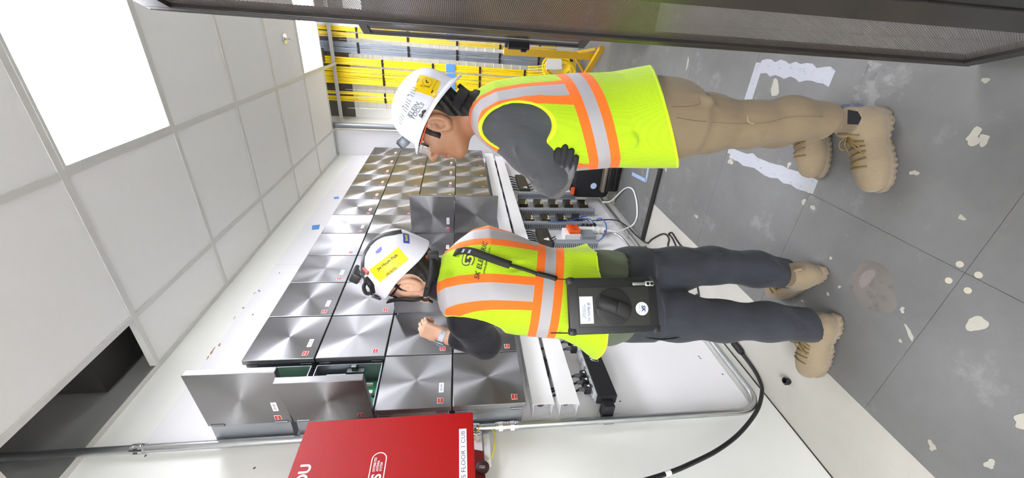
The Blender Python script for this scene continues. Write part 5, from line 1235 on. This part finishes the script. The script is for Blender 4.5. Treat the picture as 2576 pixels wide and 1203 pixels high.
# vest
AC = atd(1194, 818, 1.40)
def arm_hole_l(p, side):
    q = p-(AC if side > 0 else AC-L_L*.33+F_L*.06); u = q@F_L; a = math.radians(-4); w = q[:, 2]; k_ = np.sqrt((u/.078)**2+(w/.098)**2); return (k_-1)*.075
ctr = np.array([TL[5, 1], TL[5, 2], 0])
def lat(p): return (p-ctr)@L_L-np.interp(p[:, 2], [1.0, 1.35], [.015, 0.])
def hem_l(p): f_ = lat(p); return p[:, 2]-(atd(1483, 650, 1.40)[2]+0.003*np.sin(f_*30))
def vest_l(p):
    d = torso_l(p, .006); f_ = lat(p); low = np.clip((1.06-p[:, 2])/.14, 0, 1)
    d = d-.016*low-.026*low*np.clip((f_-.12)/.06, 0, 1)+.006*low*np.sin(f_*62+p[:, 2]*14)
    d = d+.004*wr(p, 5, 16, 31, (1, 1, .6))
    for (p1, p2, w_, a_) in (((1210, 690), (1340, 640), .012, .006), ((1260, 690), (1345, 660), .010, -.005), ((1150, 690), (1180, 720), .012, .005), ((1300, 640), (1345, 612), .01, -.006)): d = d+fold(p, atd(*p1, 1.29), atd(*p2, 1.30), w_, a_)
    fl_ = (p-ctr)@L_L
    d = smax(d, -np.where(fl_ > .085, arm_hole_l(p, 1), 1.), .008); d = smax(d, -np.where(fl_ < -.085, arm_hole_l(p, -1), 1.), .008)
    d = smax(d, -cone(p, NTL+[0, 0, -.045], NTL+(HOL-NTL)*.9, .066, .07), .008)
    return np.maximum(d, -hem_l(p))
q1, q2, q3 = atd(1385, 618, 1.41), atd(1382, 705, 1.295), atd(1360, 842, 1.40); bl = np.cross(q2-q1, q3-q1); bl /= np.linalg.norm(bl); bl *= np.sign(bl[2])
att_l = dict(s=lambda V: (V-q2)@bl, l=lambda V: np.abs(lat(V)), e=lambda V: np.where(np.abs((V-ctr)@L_L) > .075, np.where((V-ctr)@L_L > 0, arm_hole_l(V, 1), arm_hole_l(V, -1)), 1.), hem=hem_l)
vest2 = solid('safety_vest', vest_l, (-1.25, .85, .86), (-.52, 1.45, 1.50), .005, vm, LW, att_l)
vb = bvh_world(vest2)
def vest_print(txt, px, py, h, ang, m=ink_black, poly=None, **k):
    dr_ = atd(px, py, 1.0)-np.array([0, 0, CAM_H]); dr_ /= np.linalg.norm(dr_); hh = vb.ray_cast(Vector((0, 0, CAM_H)), Vector(dr_))
    if hh[0] is None: return
    n = np.array(hh[1]); n *= -np.sign(n@dr_); n = n*.5-LV*.5; n /= np.linalg.norm(n); U = atd(px+10*math.cos(ang), py+10*math.sin(ang), 1.3)-atd(px, py, 1.3); U -= n*(U@n); U /= np.linalg.norm(U); V = np.cross(n, U)
    mb = MB()
    if poly is None: v2, f2 = text_mesh(txt, **k); v2 = v2*(h/(v2[:, 1].max()-v2[:, 1].min()))
    else: v2, f2 = dense(np.array(poly)*h, [tuple(range(len(poly)))])
    drape(mb, v2, f2, np.array(hh[0]), U, V, vb, .0016); kid(mb, 'lettering', m, vest2, 'all')
AV = math.radians(-78)
vest_print('SK ELECTRIC', 1210, 653, .017, AV, shear=.25, bold=.015, font_space=1.05); vest_print('www.skelectric.com', 1224, 655, .0085, AV, shear=.2, bold=.01)
def spoly(P, w):
    P = np.array([q[:2] for q in spline([(a, b, 0) for a, b in P], 5)]); T = np.gradient(P, axis=0); T /= np.linalg.norm(T, axis=1)[:, None]; n = np.stack([-T[:, 1], T[:, 0]], 1)*w
    v2 = np.concatenate([P+n, P-n]); k_ = len(P); return v2, [(i, i+1, k_+i+1, k_+i) for i in range(k_-1)]
lime = mat('logo_lime', '#b6d816', .6); dr_ = atd(1178, 655, 1.0)-np.array([0, 0, CAM_H]); dr_ /= np.linalg.norm(dr_); hh = vb.ray_cast(Vector((0, 0, CAM_H)), Vector(dr_)); o3 = np.array(hh[0]); n3 = -LV
U3 = atd(1178+10*math.cos(AV), 655+10*math.sin(AV), 1.3)-atd(1178, 655, 1.3); U3 /= np.linalg.norm(U3); V3 = np.cross(n3, U3)
SK_ = [[(.020, .012), (.004, .014), (-.012, .012), (-.014, .002), (-.008, -.003)], [(.004, .003), (.012, .0), (.013, -.010), (.004, -.014), (-.014, -.010)]]
mb = MB(); v2, f2 = dense([(-.018, .010), (-.010, .018), (.020, .018), (.022, .004), (.020, -.012), (.012, -.018), (-.004, -.012), (-.012, -.004)], [tuple(range(8))]); drape(mb, v2, f2, o3, U3, V3, vb, .0014)
for P_ in SK_: v2, f2 = spoly(P_, .0062); drape(mb, v2, f2, o3, U3, V3, vb, .0016)
kid(mb, 'emblem', ink_black, vest2, 'all'); mb = MB()
for P_ in SK_: v2, f2 = spoly(P_, .0034); drape(mb, v2, f2, o3, U3, V3, vb, .0024)
kid(mb, 'emblem_strokes', lime, vest2, 'all')
# trousers
charcoal = cloth_mat('trousers_charcoal', '#34363c', .8, 900, .1, .4, 9, .1)
def trousers_l(p):
    d = smin(np.maximum(torso_l(p, -.004), p[:, 2]-.98), legs_l(p), .045)
    for p1, p2, w_, a_, D in (((1640, 640), (1700, 700), .014, .007, 1.36), ((1760, 650), (1830, 690), .012, .008, 1.37), ((1780, 640), (1850, 670), .010, -.006, 1.37), ((1640, 780), (1760, 830), .014, .006, 1.31), ((1830, 780), (1860, 840), .014, -.006, 1.31), ((1940, 660), (1990, 700), .014, .010, 1.38), ((1950, 650), (2000, 680), .012, -.007, 1.38), ((1970, 790), (2030, 850), .014, .008, 1.31), ((1990, 780), (2040, 830), .010, -.006, 1.31), ((1640, 848), (1710, 842), .010, -.012, 1.36)): d = d+fold(p, atd(*p1, D), atd(*p2, D), w_, a_)
    d = d+.0035*wr(p, 6, 24, 41, (1, 1, .6)); sep_ = (p-(LL1[-1]+LL2[-1])/2)@LU
    return np.maximum(d, np.where(sep_ < 0, LL1[-1][2]-.012-p[:, 2]-.25*((p-LL1[-1])@F_L), LL2[-1][2]-.012-p[:, 2]-.2*((p-LL2[-1])@F_L)))
tl_ = solid('trousers', trousers_l, (-1.2, .85, .02), (-.55, 1.42, 1.0), .007, charcoal, LW)
kid(MB().tube(spline([atd(1612, 844, 1.33), atd(1650, 853, 1.33), atd(1690, 852, 1.33), atd(1715, 845, 1.33)], 5), .004, 6, flat=.4), 'pocket_opening', mat('pocket_dark', '#15161a', .8), tl_, 'all')
boot((-.895, 1.012), (-.99, -.13), LW, .272, .15, True, True); boot((-.775, 1.135), (-.82, .57), LW, .265, .15, True, True)
# watch
WC = W1_+HD1*.006
wt = kid(MB().lathe([(.0290, -.010), (.0315, -.009), (.0315, .009), (.0290, .010)], WC, HD1, 28), 'watch', mat('watch_band', '#b9c0cc', .5), LW, True)
wn = -LV*.35-LU*.90; wn -= HD1*(wn@HD1); wn /= np.linalg.norm(wn); ws = np.cross(HD1, wn); o_ = WC+wn*.034
M4 = Matrix([[HD1[i], ws[i], wn[i], o_[i]] for i in range(3)]+[[0, 0, 0, 1]])
kid(MB().box((-.019, -.017, -.005), (.019, .017, .005), .004, M4), 'watch_case', mat('watch_case', '#a9acb2', .3, .8), wt, True); kid(MB().box((-.016, -.0145, .0048), (.016, .0145, .0058), .0, M4), 'watch_face', mat('watch_face', '#1c2233', .08), wt)
# ---- helmet
HHF = frame(HRL[:, 0], HRL[:, 2])
def hk(*q): return HOL+HRL@rot('y', -2)@(np.array(q, float)*.93+np.array([.004, .012, .004]))*HKL
NN = 88; vs = []; fs = []; hp_ = [(1.03, -.006), (1.02, .012), (1.0, .035), (.97, .065), (.88, .094), (.72, .116), (.50, .131), (.25, .138), (.0, .139)]
hp_ = [tuple(q[:2]) for q in spline([(a, b, 0) for a, b in hp_], 4)]
for r_, z_ in hp_:
    for j in range(NN):
        a = 2*PI*j/NN; ca, sa = math.cos(a), math.sin(a); lx = .128 if ca < 0 else .136
        low = (-.030*max(0, -ca)**1.5+.012*abs(sa)**3-.0*max(0, ca))*(1 if z_ < .03 else 0)*(1-max(z_, 0)/.04)
        rg = .004*math.exp(-((abs(sa)-.45)/.12)**2)*(z_ > .05)*(r_ > .2)
        vs.append(hk(-.012+lx*r_*ca, -.002+.098*r_*sa, z_*.90+.026+low+rg))
for i in range(len(hp_)-1):
    for j in range(NN): fs.append((i*NN+j, i*NN+(j+1) % NN, (i+1)*NN+(j+1) % NN, (i+1)*NN+j))
hat = kid(MB().add(vs, fs), 'helmet', helmet_white, LW, 'all')
so = hat.modifiers.new('shell', 'SOLIDIFY'); so.thickness = .004; so.offset = -1
hb_ = bvh_world(hat)
AN = math.radians(-37)
hat_patch('yellow_sticker', 976, 669, (.118, .050), AN, mat('sticker_lemon', '#f3df0c', .4), th=.001)
hat_patch('sticker_lettering', 974, 661, .0125, AN, ink_black, 'Jae Hyum Paik', th=.0022, bold=.012); hat_patch('sticker_lettering', 985, 684, .0135, AN, ink_black, '(\ubc31\uc7ac\ud604)', th=.0022)
hat_patch('blue_sticker', 1022, 599, (.040, .020), math.radians(-70), mat('sticker_blue', '#3450a8', .4)); hat_patch('sticker_lettering', 1022, 599, .009, math.radians(-70), mat('sticker_lemon', '#f3df0c', .4), 'SAFE', th=.0022, bold=.03)
hat_patch('blue_mark', 953, 630, None, AN, mat('mark_blue', '#5a5fd0', .5), None, [(-.013, -.004), (-.002, -.009), (.012, -.004), (.010, .002), (.015, .008), (.002, .006), (-.012, .004)])
hat_patch('pale_sticker', 938, 606, None, 0, mat('pale_cyan', '#cdeaf0', .4), None, [(.012*math.cos(a), .014*math.sin(a)) for a in np.linspace(0, 2*PI, 16)[:-1]])
strap_k = mat('strap_black', '#161618', .6); red_clip = mat('clip_red', '#a8402e', .4)
# head-lamp band over the front of the helmet
def ribbon(P, wv, th, name, m, par):
    vs = []
    for i, p in enumerate(P):
        w_ = np.array(wv[i] if isinstance(wv, list) else wv); t_ = P[min(i+1, len(P)-1)]-P[max(i-1, 0)]; n = np.cross(t_, w_); n = n/np.linalg.norm(n)*th/2
        vs += [p-w_-n, p+w_-n, p+w_+n, p-w_+n]
    fs = [(4*i+k_, 4*i+(k_+1) % 4, 4*i+4+(k_+1) % 4, 4*i+4+k_) for i in range(len(P)-1) for k_ in range(4)]+[(0, 1, 2, 3), (4*len(P)-4, 4*len(P)-1, 4*len(P)-2, 4*len(P)-3)]
    return kid(MB().add(vs, fs), name, m, par, 'all')
# clip and strap gear by the temple
def hat_hit(px, py, off=0.):
    dr_ = at(px, py, 1.0)-np.array([0, 0, CAM_H]); dr_ /= np.linalg.norm(dr_); h = hb_.ray_cast(Vector((0, 0, CAM_H)), Vector(dr_))
    return (np.array(h[0]) if h[0] is not None else atd(px, py, 1.33))-dr_*off
P = [hat_hit(x, y, .004) for x, y in ((908, 690), (922, 702), (934, 718), (938, 734))]; kid(MB().tube(spline(P, 5), [.007]*5+[.011]*6+[.009]*5, 10), 'side_clip', strap_k, hat, 'all')
P = [hat_hit(x, y, .003) for x, y in ((922, 706), (915, 722), (921, 738), (936, 738))]; kid(MB().tube(spline(P, 5), .006, 10), 'side_clip', strap_k, hat, 'all')
kid(MB().lathe([(0, 0), (.0045, 0), (.004, .004), (0, .004)], hat_hit(920, 695, .012), -LV, 12), 'rivet', chrome, hat, True)
P = [hat_hit(915, 676, .003), hat_hit(927, 688, .003)]; kid(MB().tube(P, .0065, 8), 'red_clip', red_clip, hat, True)
kid(MB().lathe([(0, 0), (.007, 0), (.006, .006), (0, .006)], hat_hit(1076, 646, .002), -LV, 14), 'red_clip', red_clip, hat, True)
P = [hat_hit(x, y, .004) for x, y in ((1010, 584), (985, 588), (958, 596), (937, 612), (922, 636), (915, 660), (914, 682), (920, 700))]; wv = [P[min(i+1, 7)]-P[max(i-1, 0)] for i in range(8)]
P = spline(P, 4); wv = [np.cross(P[min(i+1, len(P)-1)]-P[max(i-1, 0)], -LV) for i in range(len(P))]; wv = [q/np.linalg.norm(q)*.008 for q in wv]
ribbon(P, wv, .007, 'lamp_band', mat('band_grey', '#3c3d3e', .6), hat)
P = [hk(-.012+.147*math.cos(a), -.002+.107*math.sin(a), .050) for a in np.linspace(-PI*.45, PI*.25, 17)]; ribbon(P, HRL[:, 2]*.012, .005, 'lamp_band', mat('band_grey', '#3c3d3e', .6), hat)
lp = atd(898, 690, 1.37); M4 = Matrix([list(HRL[i])+[lp[i]] for i in range(3)]+[[0, 0, 0, 1]])
kid(MB().box((-.018, -.028, -.016), (.020, .028, .016), .006, M4), 'head_lamp', mat('lamp_body', '#2b2c2e', .35), hat, True)
bk = hll(.030, .062, -.115); bk = atd(1070, 748, bk@LV)
ribbon(spline([hk(.075, .092, .020), hll(.062, .078, -.012), hll(.045, .074, -.055), bk], 6), HRL[:, 0]*.009, .003, 'chin_strap', strap_k, hat)
P = spline([atd(1088, 640, 1.285), atd(1087, 672, 1.268), atd(1080, 705, 1.275), atd(1074, 728, 1.29), bk], 6); ribbon(P, np.array([0, 0, .0085]), .003, 'chin_strap', strap_k, hat)
kid(MB().lathe([(0, -.006), (.015, -.006), (.015, .006), (0, .006)], bk, HRL[:, 1], 16), 'strap_buckle', strap_k, hat, True); kid(MB().tube([bk, bk+HRL@np.array((.012, -.006, -.034))], [.010, .006], 8, flat=.4), 'strap_end', strap_k, hat, 'all')
c = atd(1090, 643, 1.285); kid(MB().box(c-[.014, .014, .017], c+[.014, .014, .017], .006), 'ratchet', strap_k, hat, True)

# ------------------------------------------------------------------ tablet in a black case slung on a shoulder strap
TC = (atd(1432, 698, 1.215)+atd(1652, 838, 1.215))/2; tw, th_ = np.linalg.norm(atd(1540, 698, 1.215)-atd(1540, 839, 1.215)), abs(atd(1432, 770, 1.215)[2]-atd(1656, 770, 1.215)[2])
tb = empty('tablet', TC, 'tablet in rugged black case slung behind the worker at the cabinets', 'tablet')
TU, TV, TN = LU, np.array([0, 0, 1.]), -LV
def tp(u, v, n=0.): return TC+TU*u+TV*v+TN*n
def tbox(u0, u1, v0, v1, n0, n1, bev=0.): M4 = Matrix([[TU[i], TV[i], TN[i], TC[i]] for i in range(3)]+[[0, 0, 0, 1]]); return MB().box((u0, v0, n0), (u1, v1, n1), bev, M4)
case_m = mat('case_black', '#1d1d1d', .45, bump=.15, bscale=500, bdist=.0006); case_in = mat('case_grey', '#2a2925', .55)
hw_, hh_ = tw/2, th_/2
case = kid(tbox(-hw_, hw_, -hh_, hh_, -.012, .010, .008), 'case', case_m, tb, True)
for su in (-1, 1):
    for sv in (-1, 1): kid(tbox(hw_-.022 if su > 0 else -hw_-.002, hw_+.002 if su > 0 else -hw_+.022, hh_-.024 if sv > 0 else -hh_-.002, hh_+.002 if sv > 0 else -hh_+.024, -.013, .0112, .007), 'corner_bumper', case_m, case, True)
kid(tbox(-hw_+.022, hw_-.030, -hh_+.030, hh_-.030, .010, .0125, .002), 'back_panel', case_in, case, True)
kid(MB().lathe([(0, 0), (.058, 0), (.058, .004), (.053, .0055), (0, .0055)], tp(-.006, .004, .0125), TN, 40), 'strap_disc', case_m, case, True)
M4 = Matrix([[(TU*math.cos(.35)-TV*math.sin(.35))[i]*0+0 for i in range(3)] for j in range(3)])
a_ = math.radians(60); d1_, d2_ = TU*math.cos(a_)*-1-TV*math.sin(a_)*-1, TU*math.sin(a_)+TV*math.cos(a_)
d1_ = TV*math.cos(math.radians(20))+TU*math.sin(math.radians(20)); d2_ = np.cross(d1_, TN)
P = [tp(-.006, .004)+d1_*u+TN*n for u, n in ((-.052, .018), (-.035, .026), (.0, .032), (.035, .027), (.052, .018))]
ribbon(spline(P, 6), d2_*.022, .004, 'hand_strap', mat('strap_leather', '#191918', .6), case)
P = [tp(-.006, .004)+d1_*u+TN*n for u, n in ((-.052, .022), (-.030, .033), (-.005, .036))]; ribbon(spline(P, 6), d2_*.019, .004, 'strap_pad', mat('strap_pad', '#242321', .7), case)
kid(tbox(hw_-.030, hw_-.014, -hh_+.012, -hh_+.040, .010, .0135, .003), 'camera_plate', mat('camera_silver', '#b9bcb4', .35, .4), case, True)
kid(tbox(hw_-.027, hw_-.017, -hh_+.040, -hh_+.082, .010, .0130, .002), 'pen_slot', mat('pen_silver', '#8e918c', .35, .4), case, True)
for v in (-hh_+.018, -hh_+.031): kid(MB().lathe([(0, 0), (.0048, 0), (.0048, .001), (0, .001)], tp(hw_-.022, v, .0136), TN, 16), 'camera_lens', mat('lens_dark', '#14161a', .1), case)
pu, pv = hw_-(772-698)/141*tw, hh_-(1474-1432)/224*th_
pu = hw_-(779-698)/141*tw
lb = kid(tbox(pu-.041, pu+.041, pv-.021, pv+.021, .0126, .0132), 'address_label', mat('label_pale', '#dfeaf2', .4), case)
mb = MB(); flat_text(mb, 'SK Electric, Inc.', tp(pu-.006, pv-.007, .0133), -TU, -TV, .0105, .0003, width=.058, shear=.2, bold=.01); flat_text(mb, 'www.skelectric.com', tp(pu-.004, pv+.004, .0133), -TU, -TV, .0055, .0003, width=.044); flat_text(mb, '214.350.9200', tp(pu-.004, pv+.011, .0133), -TU, -TV, .0052, .0003, width=.034)
kid(mb, 'label_lettering', mat('ink_indigo', '#2c2c66', .5), lb)
su_, sv_ = hw_-(779-698)/141*tw, hh_-(1612-1432)/224*th_
sk = kid(MB().lathe([(0, 0), (.0205, 0), (.0205, .0008), (0, .0008)], tp(su_, sv_, .0126), TN, 32), 'round_sticker', mat('label_pale', '#dfeaf2', .4), case)
mb = MB(); flat_text(mb, 'SK ELECTRIC', tp(su_, sv_+.008, .0135), -TU, -TV, .0042, .0003, width=.027); flat_text(mb, 'SK', tp(su_, sv_-.005, .0135), -TU, -TV, .0135, .0003, bold=.04, shear=.2)
kid(mb, 'sticker_lettering', mat('ink_indigo', '#2c2c66', .5), sk)
# shoulder strap: over the back to the right shoulder, thin cord ends to the case corners
def on_back(px, py, off=.006):
    dr_ = atd(px, py, 1.0)-np.array([0, 0, CAM_H]); dr_ /= np.linalg.norm(dr_); hh = vb.ray_cast(Vector((0, 0, CAM_H)), Vector(dr_))
    return np.array(hh[0])-dr_*off if hh[0] is not None else atd(px, py, 1.32)
webb = mat('webbing', '#1a191a', .7)
P = [on_back(x, y) for x, y in ((1146, 636), (1165, 631), (1190, 634), (1215, 643), (1240, 652), (1265, 661), (1284, 667))]; wv = [(atd(1200, 630, 1.3)-atd(1195, 640, 1.3)) for _ in range(1)][0]; wv /= np.linalg.norm(wv)
pad = ribbon(spline([atd(1140, 645, 1.42)]+P, 4), wv*.013, .007, 'shoulder_pad', webb, tb)
for x, y in ((1152, 634), (1166, 631), (1181, 633)): 
    c = on_back(x, y, .0105); kid(MB().prism([(-.005, -.006), (.005, -.007), (.006, .005), (-.004, .007)], c, atd(1180, 630, 1.3)*0+(atd(1190, 632, 1.3)-atd(1150, 633, 1.3))/np.linalg.norm(atd(1190, 632, 1.3)-atd(1150, 633, 1.3)), wv, .0006), 'grey_print', mat('print_grey', '#a9abb0', .6), pad)
P = [on_back(x, y) for x, y in ((1284, 667), (1310, 675), (1335, 683), (1352, 689))]; ribbon(spline(P, 5), wv*.0055, .004, 'webbing', webb, tb)
P = [on_back(x, y) for x, y in ((1350, 688), (1378, 695), (1400, 702))]; ribbon(spline(P, 5), wv*.008, .008, 'buckle', strap_k, tb)
kid(MB().tube([on_back(1400, 702), tp(hw_-.004, hh_+.002, .0)], .0018, 6), 'cord', strap_k, tb); kid(MB().tube([tp(-hw_+.006, hh_, .0), on_back(1408, 838, .004), on_back(1385, 838, .004)], .002, 6), 'cord', strap_k, tb)
